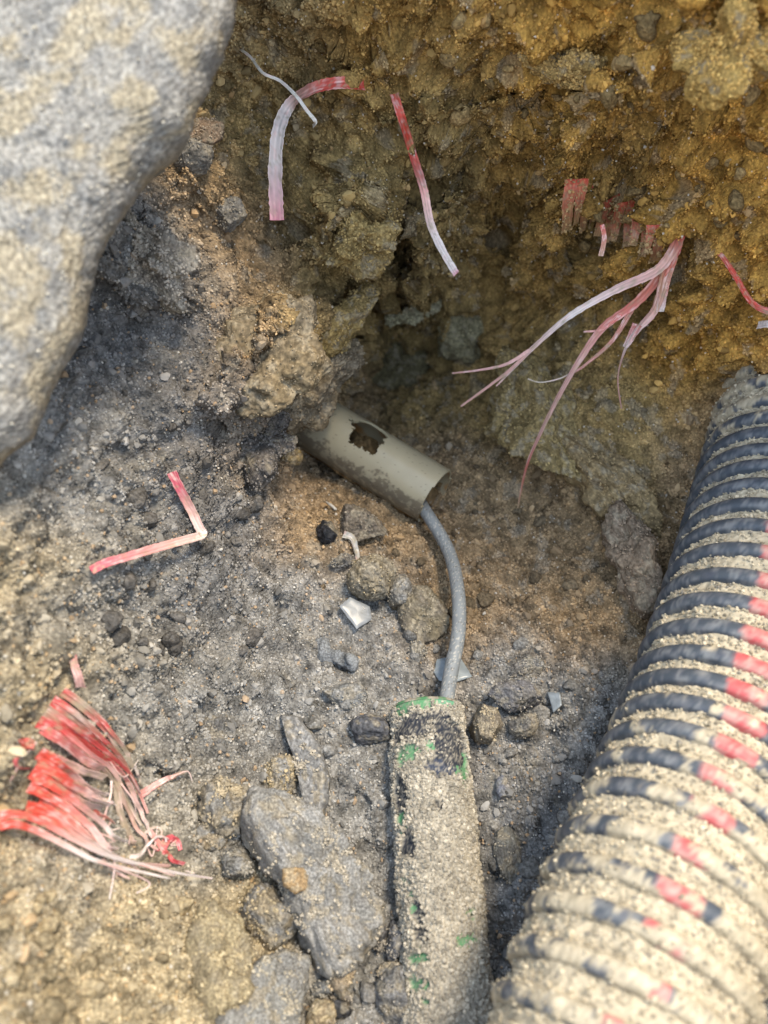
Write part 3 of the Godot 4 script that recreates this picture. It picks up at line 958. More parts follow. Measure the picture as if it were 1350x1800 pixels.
	stone("clay_lump", "ochre clay block with a flat lower edge above the overhanging mud lip", "clay lump", 572, 588, 118, 44, -36, .034, .5, 9, .12, Color(.40, .285, .11), Color(.31, .22, .09), M.clay, "", 6, .58, [], Vector2.ZERO, .4, .668)
	stone("clay_lump", "rounded ochre clay nose left of the small black hole in the wall", "clay lump", 628, 420, 82, 70, -30, .034, .5, 7, .16, Color(.42, .30, .12), Color(.32, .225, .09), M.clay, "", 6, .64, [], Vector2.ZERO, .7, .632)
	stone("clay_lump", "greenish grey clay lip at the roof of the dark hollow", "clay lump", 715, 552, 50, 20, 5, .022, .35, 7, .16, Color(.40, .37, .24), Color(.28, .26, .165), M.wet, "", 5, .62, [], Vector2.ZERO, .8)
	stone("boulder", "dark greenish stone at the back of the hollow behind the pipe", "boulder", 690, 628, 62, 48, 0, .030, .4, 8, .18, Color(.22, .185, .095), Color(.15, .125, .065), M.clay, "", 5, .62, [], Vector2.ZERO, .42)
	stone("boulder", "greenish grey streaked clay face at the right edge of the dark hollow", "boulder", 815, 600, 50, 66, 40, .020, .6, 7, .14, Color(.38, .335, .20), Color(.29, .255, .15), M.clay, "", 5, .62, [], Vector2.ZERO, .42)
	stone("boulder", "pale ochre stone bulging from the middle of the top wall", "boulder", 1005, 135, 85, 50, -15, .020, .4, 8, .14, Color(.50, .33, .12), Color(.40, .26, .09), M.stone, "", 5, .62, [], Vector2.ZERO, .8)
	stone("boulder", "big rounded ochre stone in the top right corner", "boulder", 1295, 70, 80, 75, 0, .026, .35, 7, .12, Color(.54, .34, .10), Color(.44, .27, .08), M.stone, "", 5, .62, [], Vector2.ZERO, .8)
	stone("boulder", "grey-brown stone half sunk in the left wall below the concrete block", "boulder", 268, 470, 55, 85, -15, .030, .45, 9, .12, Color(.40, .36, .30), Color(.30, .265, .225), M.stone, "", 5, .62, [], Vector2.ZERO, .8)
	stone("stone", "flat grey flake sticking out of the left wall above the floor", "stone", 395, 372, 32, 22, -20, .010, .35, 7, .10, Color(.22, .205, .185), Color(.17, .16, .145), M.stone, "", 4)
	stone("stone", "reddish brown stone in the left wall near the concrete block's edge", "stone", 355, 235, 20, 32, 15, .012, .4, 7, .1, Color(.28, .20, .14), Color(.2, .16, .12), M.stone, "", 4)
	stone("stone", "grey lumpy stone in the left wall under the reddish one", "stone", 330, 285, 36, 32, 0, .014, .4, 8, .12, Color(.24, .225, .2), Color(.17, .16, .145), M.stone, "", 4)

func bone() -> void:
	var pts := [G(562, 1120, .004), G(570, 1145, .005), G(595, 1160, .007), G(625, 1175, .006)]
	var rad := [.0075, .0055, .005, .0085]
	var path := curve(pts, 40)
	var fr := frames(path, AN)
	var rr := func(i, a, p):
		var t: float = float(i) / 39.0 * 3.0
		var k := mini(int(t), 2)
		var r: float = lerpf(rad[k], rad[k + 1], smoothstep(0, 1, t - k))
		r *= sqrt(maxf(0.02, 1.0 - pow(abs(float(i) / 39.0 * 2.0 - 1.0), 6.0)))
		r *= 1.0 - 0.35 * abs(sin(a))
		return r * (1.0 + n_mid.get_noise_3dv(p * 2.0 + Vector3(a, 0, 0) * 0.01) * 0.5) + n_fine.get_noise_3dv(p + Vector3(cos(a), sin(a), 0) * 0.004) * 0.0009 + n_mid.get_noise_3dv(p * 1.5 + Vector3(cos(a), sin(a), 0) * .012) * 0.0022
	var cf := func(i, a, p):
		var t := 0.8 + n_col.get_noise_3dv(p) * 0.6
		return Color(.38 * t, .395 * t, .41 * t)
	var o := mesh_node("stone", sweep(fr, 28, rr, cf), M.stone)
	meta(o, "blue-grey bone-shaped stone left of the stone behind the cable", "stone")

func shard(label: String, outline: Array, lift: float, thick: float, c: Color, bend := Vector3.ZERO, seed_ := 1) -> void:
	# a flat broken piece of plastic: outline in photo pixels round its middle, laid on the ground and tipped
	var mid := Vector2.ZERO
	for q in outline: mid += Vector2(q[0], q[1])
	mid /= outline.size()
	var nn := (hit_normal(mid.x, mid.y) + bend).normalized()
	var d := ground_depth(mid.x, mid.y)
	var c0 := G(mid.x, mid.y, lift)
	var e1 := (AX - nn * AX.dot(nn)).normalized()
	var e2 := nn.cross(e1)
	var v := PackedVector3Array()
	var col := PackedColorArray()
	var idx := PackedInt32Array()
	var poly := PackedVector2Array()
	for k in outline.size():
		var a := Vector2(outline[k][0] - mid.x, mid.y - outline[k][1]) * d / F
		var b := Vector2(outline[(k + 1) % outline.size()][0] - mid.x, mid.y - outline[(k + 1) % outline.size()][1]) * d / F
		for s in 6:
			var q := a.lerp(b, s / 6.0)
			q += q.normalized() * n_fine.get_noise_2d(q.x * 900 + seed_, q.y * 900) * 0.0004
			poly.append(q)
	var rows := 5
	for side in 2:
		for r in rows:
			var f := float(r) / (rows - 1)
			if side == 0: f = f * f * 0.0 + f
			for q in poly:
				var qq: Vector2 = q * f
				var h := thick * (0.5 if side == 0 else -0.5) * (1.0 - 0.25 * pow(f, 8.0))
				h += n_mid.get_noise_2d(qq.x + seed_, qq.y) * 0.0008
				v.append(c0 + e1 * qq.x + e2 * qq.y + nn * h)
				var t := 1.0 + n_col.get_noise_2d(qq.x * 2.0 + seed_, qq.y * 2.0) * 0.35 + n_fine.get_noise_2d(qq.x, qq.y) * 0.2
				col.append(Color(c.r * t, c.g * t, c.b * t))
	var m := poly.size()
	for side in 2:
		for r in rows - 1:
			for k in m:
				var a0 := (side * rows + r) * m + k
				var a1 := (side * rows + r) * m + (k + 1) % m
				if side == 0: idx.append_array(PackedInt32Array([a0, a1, a0 + m, a1, a1 + m, a0 + m]))
				else: idx.append_array(PackedInt32Array([a0, a0 + m, a1, a1, a0 + m, a1 + m]))
	for k in m:
		var a0 := (rows - 1) * m + k
		var a1 := (rows - 1) * m + (k + 1) % m
		idx.append_array(PackedInt32Array([a0, a1, a0 + rows * m, a1, a1 + rows * m, a0 + rows * m]))
	var o := mesh_node("plastic_shard", finish(v, idx, col, true), M.pvc)
	meta(o, label, "shard")

func build_shards() -> void:
	shard("pale grey five-sided plastic shard lying under the round brown stone", [[590, 1077], [609, 1058], [645, 1072], [649, 1095], [622, 1115]], .006, .0016, Color(.22, .23, .24), Vector3(0, .1, .1), 3)
	shard("blue-grey plastic shard lying behind the cable above the conduit", [[768, 1160], [808, 1150], [829, 1192], [800, 1203], [770, 1202], [762, 1185]], .006, .0018, Color(.25, .285, .31), Vector3(0, .05, 0), 5)
	shard("small grey triangular plastic shard stuck in soil right of the conduit", [[963, 1218], [986, 1222], [987, 1245], [971, 1256]], .007, .0016, Color(.22, .245, .265), Vector3(-.3, 0, .1), 7)
	shard("tiny white plastic splinter below the beige pipe", [[569, 889], [577, 891], [590, 903], [586, 906]], .004, .0012, Color(.55, .52, .47), Vector3.ZERO, 9)
	var pts := [G(599, 948, .004), G(612, 957, .006), G(622, 972, .006), G(626, 994, .004)]
	var o := mesh_node("plastic_shard", ribbon(pts, .0055, .0035, [[0, Color(.40, .39, .36)], [1, Color(.36, .35, .33)]], 4, AN + AX * .5, 0.2, 0.25, 30, .0012), M.pvc)
	meta(o, "curved grey sliver of plastic above the round brown stone", "shard")

# small loose clods, individuals sharing a few shapes
func build_clods() -> void:
	rng.seed = 4242
	var shapes := []
	for k in 8: shapes.append(blob(2, Vector3(1, .85, .7), 7, 900 + k, .16, 1.2, Color(1.15, 1.1, 1.05), Color(.8, .8, .8), .6))
	var sets := [
		["small grey clod of soil lying loose on the pit floor", "loose grey clods on the pit floor", [420, 1120, 1080, 1790], 90, GREY],
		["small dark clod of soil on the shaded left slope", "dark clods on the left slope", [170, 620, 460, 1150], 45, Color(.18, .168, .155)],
		["small tan clod of soil in the bottom left corner", "tan clods in the bottom left corner", [10, 1560, 420, 1790], 50, TAN],
		["small ochre pebble lodged in the top right of the wall", "ochre pebbles in the top wall", [780, 10, 1340, 430], 70, Color(.43, .29, .125)],
		["small brown crumb of soil on the floor of the hollow", "brown crumbs on the floor of the hollow", [560, 860, 1120, 1080], 40, Color(.25, .19, .12)]]
	for st in sets:
		for k in st[3]:
			var q: Array = st[2]
			var px := rng.randf_range(q[0], q[2])
			var py := rng.randf_range(q[1], q[3])
			if px > 690 and px < 860 and py > 1230: continue
			if px > 1000 and py > 1330 - (px - 1000) * 1.5 and st[4] == GREY: continue
			var r := 0.0026 + 0.0055 * pow(rng.randf(), 2.2)
			var o := MeshInstance3D.new()
			o.name = numbered("soil_clod")
			o.mesh = shapes[rng.randi() % 8]
			var m := rng.randf_range(.75, 1.35)
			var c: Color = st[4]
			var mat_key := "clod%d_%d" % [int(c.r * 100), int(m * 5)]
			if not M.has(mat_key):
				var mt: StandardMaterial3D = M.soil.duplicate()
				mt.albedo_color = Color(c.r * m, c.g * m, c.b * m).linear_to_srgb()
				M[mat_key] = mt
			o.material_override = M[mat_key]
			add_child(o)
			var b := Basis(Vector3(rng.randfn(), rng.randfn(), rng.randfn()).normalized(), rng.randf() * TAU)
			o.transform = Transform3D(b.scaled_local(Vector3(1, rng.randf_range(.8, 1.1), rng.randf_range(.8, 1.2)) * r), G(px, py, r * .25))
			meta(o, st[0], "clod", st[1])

# ------------------------------------------------------------------ concrete block
func build_block() -> void:
	# broken outline seen from the front, in photo pixels at its own depth
	var depth := .405
	var outline := [[418, -60], [412, 30], [385, 100], [352, 170], [330, 235], [292, 262], [240, 335], [205, 395], [176, 450], [158, 530], [140, 610], [95, 690], [62, 770], [-20, 850], [-160, 900], [-420, 880], [-620, 600], [-660, 200], [-560, -200], [-250, -420], [150, -400], [360, -250]]
	var mid := Vector2(-120, 200)
	var seg := 420
	var rings := 170
	var v := PackedVector3Array()
	var col := PackedColorArray()
	var idx := PackedInt32Array()
	var ns := FastNoiseLite.new()
	ns.seed = 12
	ns.frequency = 16.0
	ns.fractal_octaves = 5
	var rad := PackedFloat32Array()
	for s in seg:
		var a := TAU * s / seg
		var dir := Vector2(cos(a), sin(a))
		var best := 600.0
		for k in outline.size():
			var p0 := Vector2(outline[k][0], outline[k][1])
			var p1 := Vector2(outline[(k + 1) % outline.size()][0], outline[(k + 1) % outline.size()][1])
			var hit = Geometry2D.segment_intersects_segment(mid, mid + dir * 3000.0, p0, p1)
			if hit != null: best = mid.distance_to(hit)
		rad.append(best)
	for r in rings + 1:
		# rings evenly spread over the face, closer together round the broken edge
		var half := 1.0 - absf(2.0 * r / rings - 1.0)
		var inp := 1.0 - pow(1.0 - half, 1.5)
		var nz: float = (1.0 if r * 2 < rings else -1.0) * pow(maxf(0.0, 1.0 - pow(inp, 5.6)), 0.3)
		for s in seg:
			var a := TAU * s / seg
			var q := mid + Vector2(cos(a), sin(a)) * rad[s] * inp
			var x := (q.x - 675.0) / F * depth
			var u := (900.0 - q.y) / F * depth
			# front face leans: nearer to the camera at the lower left
			if nz < 0.0:
				var shrink := 1.0 + 0.4 * nz
				x = (mid.x - 675.0) / F * depth + (x - (mid.x - 675.0) / F * depth) * shrink
				u = (900.0 - mid.y) / F * depth + (u - (900.0 - mid.y) / F * depth) * shrink
			var n := 0.6 - depth + (nz * 0.03 if nz > 0.0 else nz * 0.10) + (-x - 0.15) * 0.10
			var p := W(x, u, n)
			var h := ns.get_noise_3dv(p) * 0.0035 + (smoothstep(0.0, .4, n_clod.get_noise_3dv(p * .6) + 1.0) - .6) * .0014 + (-n_grain.get_noise_3dv(p) - .5) * .0013 + n_fine.get_noise_3dv(p) * .0008
			var od := (W(x, u, n) - W((mid.x - 675.0) / F * depth, (900.0 - mid.y) / F * depth, 0.6 - depth)).normalized()
			v.append(p + (od * 0.5 + AN * nz * 0.5).normalized() * h)
			var t := n_col.get_noise_3dv(p * 0.9)
			var t2 := n_mid.get_noise_3dv(p * 0.8 + Vector3(7, 1, 0))
			var c := Color(.44, .41, .36).lerp(Color(.30, .287, .265), clamp(.35 + t * 2.2, 0, 1))
			c = c.lerp(Color(.49, .41, .28), clamp(t2 * 2.2 + .12 + n_fine.get_noise_3dv(p * .5) * .6, 0, .85))
			var sp := 1.0 + n_fine.get_noise_3dv(p) * .35
			col.append(Color(c.r * sp, c.g * sp, c.b * sp))
	for r in rings:
		for s in seg:
			var a0 := r * seg + s
			var a1 := r * seg + (s + 1) % seg
			idx.append_array(PackedInt32Array([a0, a1, a0 + seg, a1, a1 + seg, a0 + seg]))
	var mesh := finish(v, idx, col, true)
	var o := mesh_node("concrete_block", mesh, M.concrete)
	meta(o, "big rough pale grey block of broken concrete filling the top left corner", "concrete block")
	dust_on(o, mesh, 7000, Color(.40, .36, .29), .05, 51, (AN + AX * .3).normalized(), "dirt_crust", .0011)

# ------------------------------------------------------------------ pipes
func build_duct() -> void:
	var pts := [P(1425, 560, .74), P(1400, 700, .665), P(1365, 860, .615), P(1325, 1060, .545), P(1255, 1310, .485), P(1165, 1560, .43), P(1070, 1860, .385), P(960, 2300, .34)]
	var path := even(curve(pts, 400), 0.00125)
	var fr := frames(path, AN)
	var root := thing("corrugated_duct", "thick black corrugated duct with a red stripe, caked with sand, along the right edge", "duct", path[path.size() / 2])
	var org := root.position
	var R := 0.0535
	var seg := 220
	var pitch := 0.0196
	var sand := func(p, k):
		var t := 1.0 + n_col.get_noise_3dv(p * 1.3) * .3 + n_fine.get_noise_3dv(p * 1.6) * .45
		return Color(SAND.r * t * k, SAND.g * t * k, SAND.b * t * k)
	# the wall between the ribs, filled with caked sand
	var wall_r := func(i, a, p):
		var q: Vector3 = p + (Vector3(cos(a), sin(a), 0) * .05)
		return R - .0012 + (-n_grain.get_noise_3dv(q) - .5) * .0024 + n_mid.get_noise_3dv(q) * .0022
	var wall_c := func(i, a, p): return sand.call(p, 1.0)
	var fw := []
	for i in range(0, fr.size(), 1): fw.append([fr[i][0] - org, fr[i][1], fr[i][2], fr[i][3]])
	var wall := sweep(fw, seg, wall_r, wall_c)
	mesh_node("tube_wall", wall, M.crumb, root)
	# ribs
	var total := path.size() * 0.00125
	var count := int(total / pitch) - 1
	var prof := [[-.0052, -.0040], [-.0049, .0004], [-.0039, .0023], [-.0014, .0032], [.0014, .0032], [.0039, .0023], [.0049, .0004], [.0052, -.0040]]
	var buf := PackedFloat32Array()
	rng.seed = 9
	for k in count:
		var s0 := (k + 1) * pitch
		var i0 := clampi(int(s0 / 0.00125), 1, path.size() - 2)
		var f: Array = fr[i0]
		var v := PackedVector3Array()
		var col := PackedColorArray()
		var idx := PackedInt32Array()
		var tt := s0 / total                 # 0 far end, 1 near end
		for j in seg:
			var a := TAU * j / seg
			var dir: Vector3 = f[2] * cos(a) + f[3] * sin(a)
			# angle from the camera-facing top line of the duct
			var off := wrapf(a - PI / 2, -PI, PI)
			for q in prof.size():
				var p: Vector3 = f[0] + f[1] * prof[q][0] + dir * (R + prof[q][1])
				# caked sand: where the noise says so, more of it towards the near end and right of the stripe
				var cover := n_col.get_noise_3dv(p * .8) * 1.1 + n_mid.get_noise_3dv(p * 1.6) * .7 + n_fine.get_noise_3dv(p) * .25
				var bias: float = lerpf(-.70, .48, smoothstep(.50, .84, tt)) + lerpf(0.0, .75, smoothstep(-.12, .3, -off if f[2].x > 0 else off) * smoothstep(.3, .6, tt))
				bias -= .35 * smoothstep(.5, 1.1, off if f[2].x > 0 else -off)
				bias -= .30 * (1.0 - smoothstep(.16, .34, abs(off + .36)))
				bias += lerpf(1.2, 0, smoothstep(.23, .33, tt))
				var m := smoothstep(-.1, .12, cover + bias)
				var c := Color(.070, .079, .098)
				var wear := n_fine.get_noise_3dv(p * 1.2) * .5 + n_col.get_noise_3dv(p * 2.0)
				c = c.lerp(Color(.26, .26, .255), clamp(wear * 1.2 + .12, 0, .65))
				var red_k := smoothstep(.205, .165, abs(off + .38 + n_col.get_noise_1d(k * .37) * .05) + n_fine.get_noise_3dv(p * .9) * .03)
				if red_k > 0.0:
					c = c.lerp(Color(.48, .10, .10).lerp(Color(.52, .33, .28), clamp(wear * 1.1 + .38, 0, .85)), red_k)
				c = c.lerp(sand.call(p, 1.0), m)
				col.append(c)
				v.append(p + dir * m * (.0004 + (-n_grain.get_noise_3dv(p) - .5) * .0018) - org)
				if m > .5 and rng.randf() < .16: put(buf, p + dir * .0006 - org, rng.randf_range(.0006, .0014), sand.call(p, rng.randf_range(.7, 1.25)))
		var np := prof.size()
		for j in seg:
			var j1 := (j + 1) % seg
			for q in np - 1:
				var a0 := j * np + q
				var a1 := j1 * np + q
				idx.append_array(PackedInt32Array([a0, a1, a0 + 1, a1, a1 + 1, a0 + 1]))
		var p0 := v[2]
		var od: Vector3 = p0 + org - f[0]
		if (v[3] - p0).cross(v[np + 2] - p0).dot(od) < 0.0:
			for t in range(0, idx.size(), 3):
				var sw := idx[t + 1]
				idx[t + 1] = idx[t + 2]
				idx[t + 2] = sw
		mesh_node("rib", finish(v, idx, col), M.plastic, root)
	# sand grains in the valleys
	var wv: PackedVector3Array = wall.surface_get_arrays(0)[Mesh.ARRAY_VERTEX]
	for s in 60000:
		var k := rng.randi_range(0, fr.size() * seg - 1)
		var i := k / seg
		var dir: Vector3 = (wv[k] + org - fr[i][0]).normalized()
		if dir.dot(AN) < -.35: continue
		var r := .0005 + .0011 * pow(rng.randf(), 2.0)
		var z := rng.randf()
		var c: Color = sand.call(wv[k], rng.randf_range(.6, 1.35))
		if z < .08: c = c.lerp(Color(.2, .18, .16), .7)
		put(buf, wv[k] + dir * r * .3, r, c)
	var mm := crumb_field("caked_sand", [buf], root, M.crumb, crumb_mesh(501))
	mm.set_meta("kind", "stuff")
	print("duct ribs ", count, " ", Time.get_ticks_msec())

func build_conduit() -> void:
	var d0 := ground_depth(750, 1262) - .013
	var pts := [P(749, 1246, d0), P(766, 1480, ground_depth(766, 1480) - .012), P(788, 1750, ground_depth(788, 1750) - .011), P(806, 2050, .43), P(820, 2400, .395)]
	var path := even(curve(pts, 300), 0.0011)
	var fr := frames(path, AN)
	var root := thing("conduit", "sand-crusted black conduit with green dashes and an open end, pointing up the pit floor", "conduit", path[0])
	var org := path[0]
	var f2 := []
	for f in fr: f2.append([f[0] - org, f[1], f[2], f[3]])
	var R := .0226
	# bare spots: length along (m), angle from the top line (left negative), half length, half angle, colour
	var GREEN := Color(.095, .26, .125)
	var BLACK := Color(.022, .026, .036)
	var spots := [
		[.003, -.75, .005, .28, GREEN], [.0015, -.10, .004, .28, GREEN], [.001, .55, .0025, .3, Color(.12, .33, .2)],
		[.014, -.45, .0035, .34, BLACK], [.021, -.25, .002, .2, BLACK], [.017, .45, .003, .25, BLACK], [.011, .3, .002, .25, BLACK],
		[.030, .62, .010, .40, BLACK], [.043, .30, .004, .35, Color(.035, .045, .075)], [.036, .9, .006, .2, BLACK],
		[.034, -.85, .004, .2, GREEN], [.032, -.55, .0045, .2, GREEN], [.030, .0, .002, .12, GREEN], [.026, -1.0, .002, .15, GREEN],
		[.044, .95, .005, .35, GREEN], [.051, 1.05, .002, .2, GREEN], [.038, 1.15, .004, .1, GREEN], [.038, -.9, .001, .1, GREEN],
		[.056, -.98, .009, .22, BLACK], [.024, .75, .006, .3, BLACK], [.020, -.9, .004, .25, BLACK], [.066, .1, .002, .1, BLACK], [.072, -1.0, .005, .17, GREEN], [.085, -.78, .006, .17, BLACK], [.090, -1.0, .003, .12, BLACK],
		[.105, -1.0, .002, .1, GREEN], [.113, -.82, .0015, .1, GREEN], [.121, -.8, .002, .12, GREEN], [.123, -.62, .004, .12, BLACK], [.135, -.6, .003, .14, BLACK],
		[.125, .72, .002, .12, GREEN], [.139, .55, .002, .3, GREEN], [.141, .3, .002, .12, GREEN], [.147, -.75, .0035, .25, GREEN], [.160, -.95, .004, .14, GREEN], [.161, -.65, .002, .18, GREEN], [.170, -.6, .002, .1, GREEN]]
	var bare := func(i, a, p):
		var s: float = i * .0011
		var off := wrapf(a - PI / 2, -PI, PI)
		if fr[0][2].x > 0: off = -off
		var w := Vector3(n_fine.get_noise_3dv(p * 1.1 + org), n_fine.get_noise_3dv(p * 1.1 - org), 0)
		var best := 0.0
		var bc := Color.BLACK
		for q in spots:
			var grow := 1.5 if q[4].g < .1 else 1.2
			var ds: float = (s - q[0] + w.x * .004) / (q[2] * grow)
			var da: float = (off - q[1] + w.y * .15) / (q[3] * grow)
			var st := smoothstep(1.15, .6, ds * ds + da * da)
			if st > best:
				best = st
				bc = q[4]
		var scratch := n_col.get_noise_3dv((p + org) * 3.0) * .9 + n_fine.get_noise_3dv(p * .8 + org) * .5
		bc.a = smoothstep(.35, .6, best - maxf(0.0, scratch) * .8)
		return bc
	var rr := func(i, a, p):
		var dir_p: Vector3 = p + org + Vector3(cos(a) * .023, sin(a) * .023, 0)
		var b = bare.call(i, a, p + (fr[i][2] * cos(a) + fr[i][3] * sin(a)) * R)
		var rib: float = .0005 * sin(i * .0011 / .0085 * TAU)
		var cr: float = .0009 + minf(1.0, i / 40.0) * .0014 + (-n_grain.get_noise_3dv(dir_p) - .5) * .0022 + n_mid.get_noise_3dv(dir_p) * .0018
		return R + lerpf(cr, rib, b.a)
	var crust := func(p):
		var t := 1.0 + n_col.get_noise_3dv((p + org) * 1.2) * .35 + n_fine.get_noise_3dv(p * 1.7) * .5
		return Color(.35 * t, .315 * t, .255 * t)
	var cf := func(i, a, p):
		var b = bare.call(i, a, fr[i][0] - org + (fr[i][2] * cos(a) + fr[i][3] * sin(a)) * R)
		var dust := clampf(n_fine.get_noise_3dv(p * 1.9) * 1.2 + n_col.get_noise_3dv(p * 4.0) * .8 + .12, 0, .6)
		var k: float = b.a * (1.0 - dust)
		b.a = 1.0
		return crust.call(p).lerp(b, k)
	var tube := sweep(f2, 150, rr, cf, false)
	mesh_node("tube", tube, M.crumb, root)
	# the open end: inner wall and rim
	var fin := []
	for i in range(0, 60): fin.append(f2[i])
	var inner := sweep(fin, 90, func(i, a, p): return R - .0022, func(i, a, p): return Color(.16, .158, .15), false)
	mesh_node("bore", inner, M.plastic, root)
	var rim_f := [[f2[0][0] - f2[0][1] * .0012, f2[0][1], f2[0][2], f2[0][3]], [f2[0][0] - f2[0][1] * .0014, f2[0][1], f2[0][2], f2[0][3]], [f2[0][0] + f2[0][1] * .0005, f2[0][1], f2[0][2], f2[0][3]]]
	var rim := sweep(rim_f, 150, func(i, a, p): return [R - .0022, R - .0002, R + .0008][i], func(i, a, p): return GREEN.lerp(crust.call(p + Vector3(a, 0, 0) * .02), clampf(.62 + n_mid.get_noise_2d(a * .05, 2.0) * 2.4, 0, 1)), false)
	mesh_node("rim", rim, M.plastic, root)
	# grains of the crust
	rng.seed = 19
	var buf := PackedFloat32Array()
	var wv: PackedVector3Array = tube.surface_get_arrays(0)[Mesh.ARRAY_VERTEX]
	for s in 42000:
		var i := rng.randi_range(0, mini(fr.size() - 1, 270))
		var j := rng.randi_range(0, 149)
		var p := wv[i * 150 + j]
		var a := TAU * j / 150.0
		var dir: Vector3 = fr[i][2] * cos(a) + fr[i][3] * sin(a)
		if dir.dot(AN) < -.4: continue
		if rng.randf() < bare.call(i, a, fr[i][0] - org + dir * R).a * .97: continue
		var r := .0004 + .0011 * pow(rng.randf(), 2.0)
		var c: Color = crust.call(p)
		var m := rng.randf_range(.65, 1.4)
		put(buf, p + dir * r * .2, r, Color(c.r * m, c.g * m, c.b * m))
	var mm := crumb_field("dirt_crust", [buf], root, M.crumb, crumb_mesh(502))
	mm.set_meta("kind", "stuff")

func pipe_axis() -> Array:
	return [P(300, 588, .755), P(768, 874, .683)]

func build_pipe() -> void:
	var ax := pipe_axis()
	var a0: Vector3 = ax[0]
	var a1: Vector3 = ax[1]
	var root := thing("broken_pipe", "beige plastic pipe with a jagged hole broken in its top, sticking out of the soil", "pipe", a1)
	var L := a0.distance_to(a1)
	var t := (a1 - a0).normalized()
	var side := t.cross(AN).normalized()
	var up := side.cross(t).normalized()
	var R := .0242
	var th := .0019
	var ns := 260
	var seg := 220
	# outline of the broken hole: length along from the left end (m), angle from the line facing the viewer (rad, upper side positive)
	var eye := P(675, 900, 0.0)
	var hole := PackedVector2Array()
	for q in [[611, 733], [622, 741], [640, 739], [656, 744], [684, 765], [676, 777], [655, 801], [641, 793], [628, 783], [611, 777], [617, 760], [620, 748]]:
		# where the line of sight meets the pipe: solve once at build time for its own coordinates
		var dir := (P(q[0], q[1], 1.0) - eye).normalized()
		var o := eye - a0
		var od := o - t * o.dot(t)
		var dd := dir - t * dir.dot(t)
		var A := dd.length_squared()
		var B := 2.0 * od.dot(dd)
		var C := od.length_squared() - R * R
		var disc := maxf(0.0, B * B - 4 * A * C)
		var hitp := eye + dir * ((-B - sqrt(disc)) / (2 * A)) - a0
		hole.append(Vector2(hitp.dot(t), atan2(hitp.dot(side), hitp.dot(up)) * R))
	var keep := func(i: int, j: int) -> bool:
		var s := (i + .5) / ns * L
		var a := wrapf((j + .5) / seg * TAU, -PI, PI) * R
		var w := n_fine.get_noise_2d(s * 1.3, a * 1.3) * .0012 + n_col.get_noise_2d(s * 2.5, a * 2.5) * .0022
		if Geometry2D.is_point_in_polygon(Vector2(s + w, a - w), hole): return false
		# chipped end
		var chip := L - .0006 - maxf(0.0, n_mid.get_noise_2d(a * .8, 5.0)) * .003
		if s > chip: return false
		return true
	var v := PackedVector3Array()
	var col := PackedColorArray()
	var idx := PackedInt32Array()
	for lay in 2:
		for i in ns + 1:
			for j in seg:
				var a := TAU * j / seg
				var dir := up * cos(a) + side * sin(a)
				var p := a0 + t * (L * i / ns) + dir * (R - th * lay) - a1
				v.append(p)
				var s := L * i / ns
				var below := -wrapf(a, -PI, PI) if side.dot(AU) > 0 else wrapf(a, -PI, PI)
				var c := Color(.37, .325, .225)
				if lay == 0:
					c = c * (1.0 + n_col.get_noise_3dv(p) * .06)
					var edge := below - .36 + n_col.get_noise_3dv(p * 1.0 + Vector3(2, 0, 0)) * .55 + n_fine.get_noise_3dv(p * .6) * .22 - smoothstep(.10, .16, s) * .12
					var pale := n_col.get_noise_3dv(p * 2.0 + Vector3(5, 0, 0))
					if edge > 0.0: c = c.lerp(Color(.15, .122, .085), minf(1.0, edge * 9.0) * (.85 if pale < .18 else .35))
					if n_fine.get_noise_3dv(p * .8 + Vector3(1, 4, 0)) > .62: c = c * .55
				else:
					c = Color(.30, .25, .16).lerp(Color(.33, .16, .05), clampf(n_col.get_noise_3dv(p * .9) * 2.2 + .2, 0, .9))
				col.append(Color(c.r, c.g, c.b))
	var lay_n := (ns + 1) * seg
	for i in ns:
		for j in seg:
			if not keep.call(i, j): continue
			var j1 := (j + 1) % seg
			var q0 := i * seg + j
			var q1 := i * seg + j1
			idx.append_array(PackedInt32Array([q0, q1, q0 + seg, q1, q1 + seg, q0 + seg]))
			var w0 := q0 + lay_n
			var w1 := q1 + lay_n
			idx.append_array(PackedInt32Array([w0, w0 + seg, w1, w1, w0 + seg, w1 + seg]))
			for e in [[0, -1, q0, q0 + seg], [0, 1, q1, q1 + seg], [-1, 0, q0, q1], [1, 0, q0 + seg, q1 + seg]]:
				var ii: int = i + e[0]
				var jj: int = (j + e[1] + seg) % seg
				if ii < 0 or ii >= ns or not keep.call(ii, jj):
					# edge wall with its own vertices so the break stays crisp
					var b := v.size()
					for vi in [e[2], e[3], e[2] + lay_n, e[3] + lay_n]:
						v.append(v[vi])
						col.append(Color(.36, .31, .20))
					idx.append_array(PackedInt32Array([b, b + 1, b + 2, b + 1, b + 3, b + 2]))
	var p0 := v[0]
	if (v[seg] - p0).cross(v[1] - p0).dot(p0 + a1 - a0) < 0.0:
		for k in range(0, idx.size(), 3):
			var sw := idx[k + 1]
			idx[k + 1] = idx[k + 2]
			idx[k + 2] = sw
	mesh_node("pipe_wall", finish(v, idx, col), M.pvc, root)
	# silt lying inside the pipe
	var bed := sweep(frames(curve([a0 - a1 + side * 0.0, -t * .006], 60), AN), 40, func(i, a, p): return R - th - .0006 + n_mid.get_noise_3dv(p + Vector3(a, 0, 0) * .01) * .0, func(i, a, p): return Color(.26, .15, .06) * (1.0 + n_col.get_noise_3dv(p) * .5), false)
	var bv: PackedVector3Array = bed.surface_get_arrays(0)[Mesh.ARRAY_VERTEX]
	var bi: PackedInt32Array = bed.surface_get_arrays(0)[Mesh.ARRAY_INDEX]
	var bc := PackedColorArray()
	var axis_o := a0 - a1
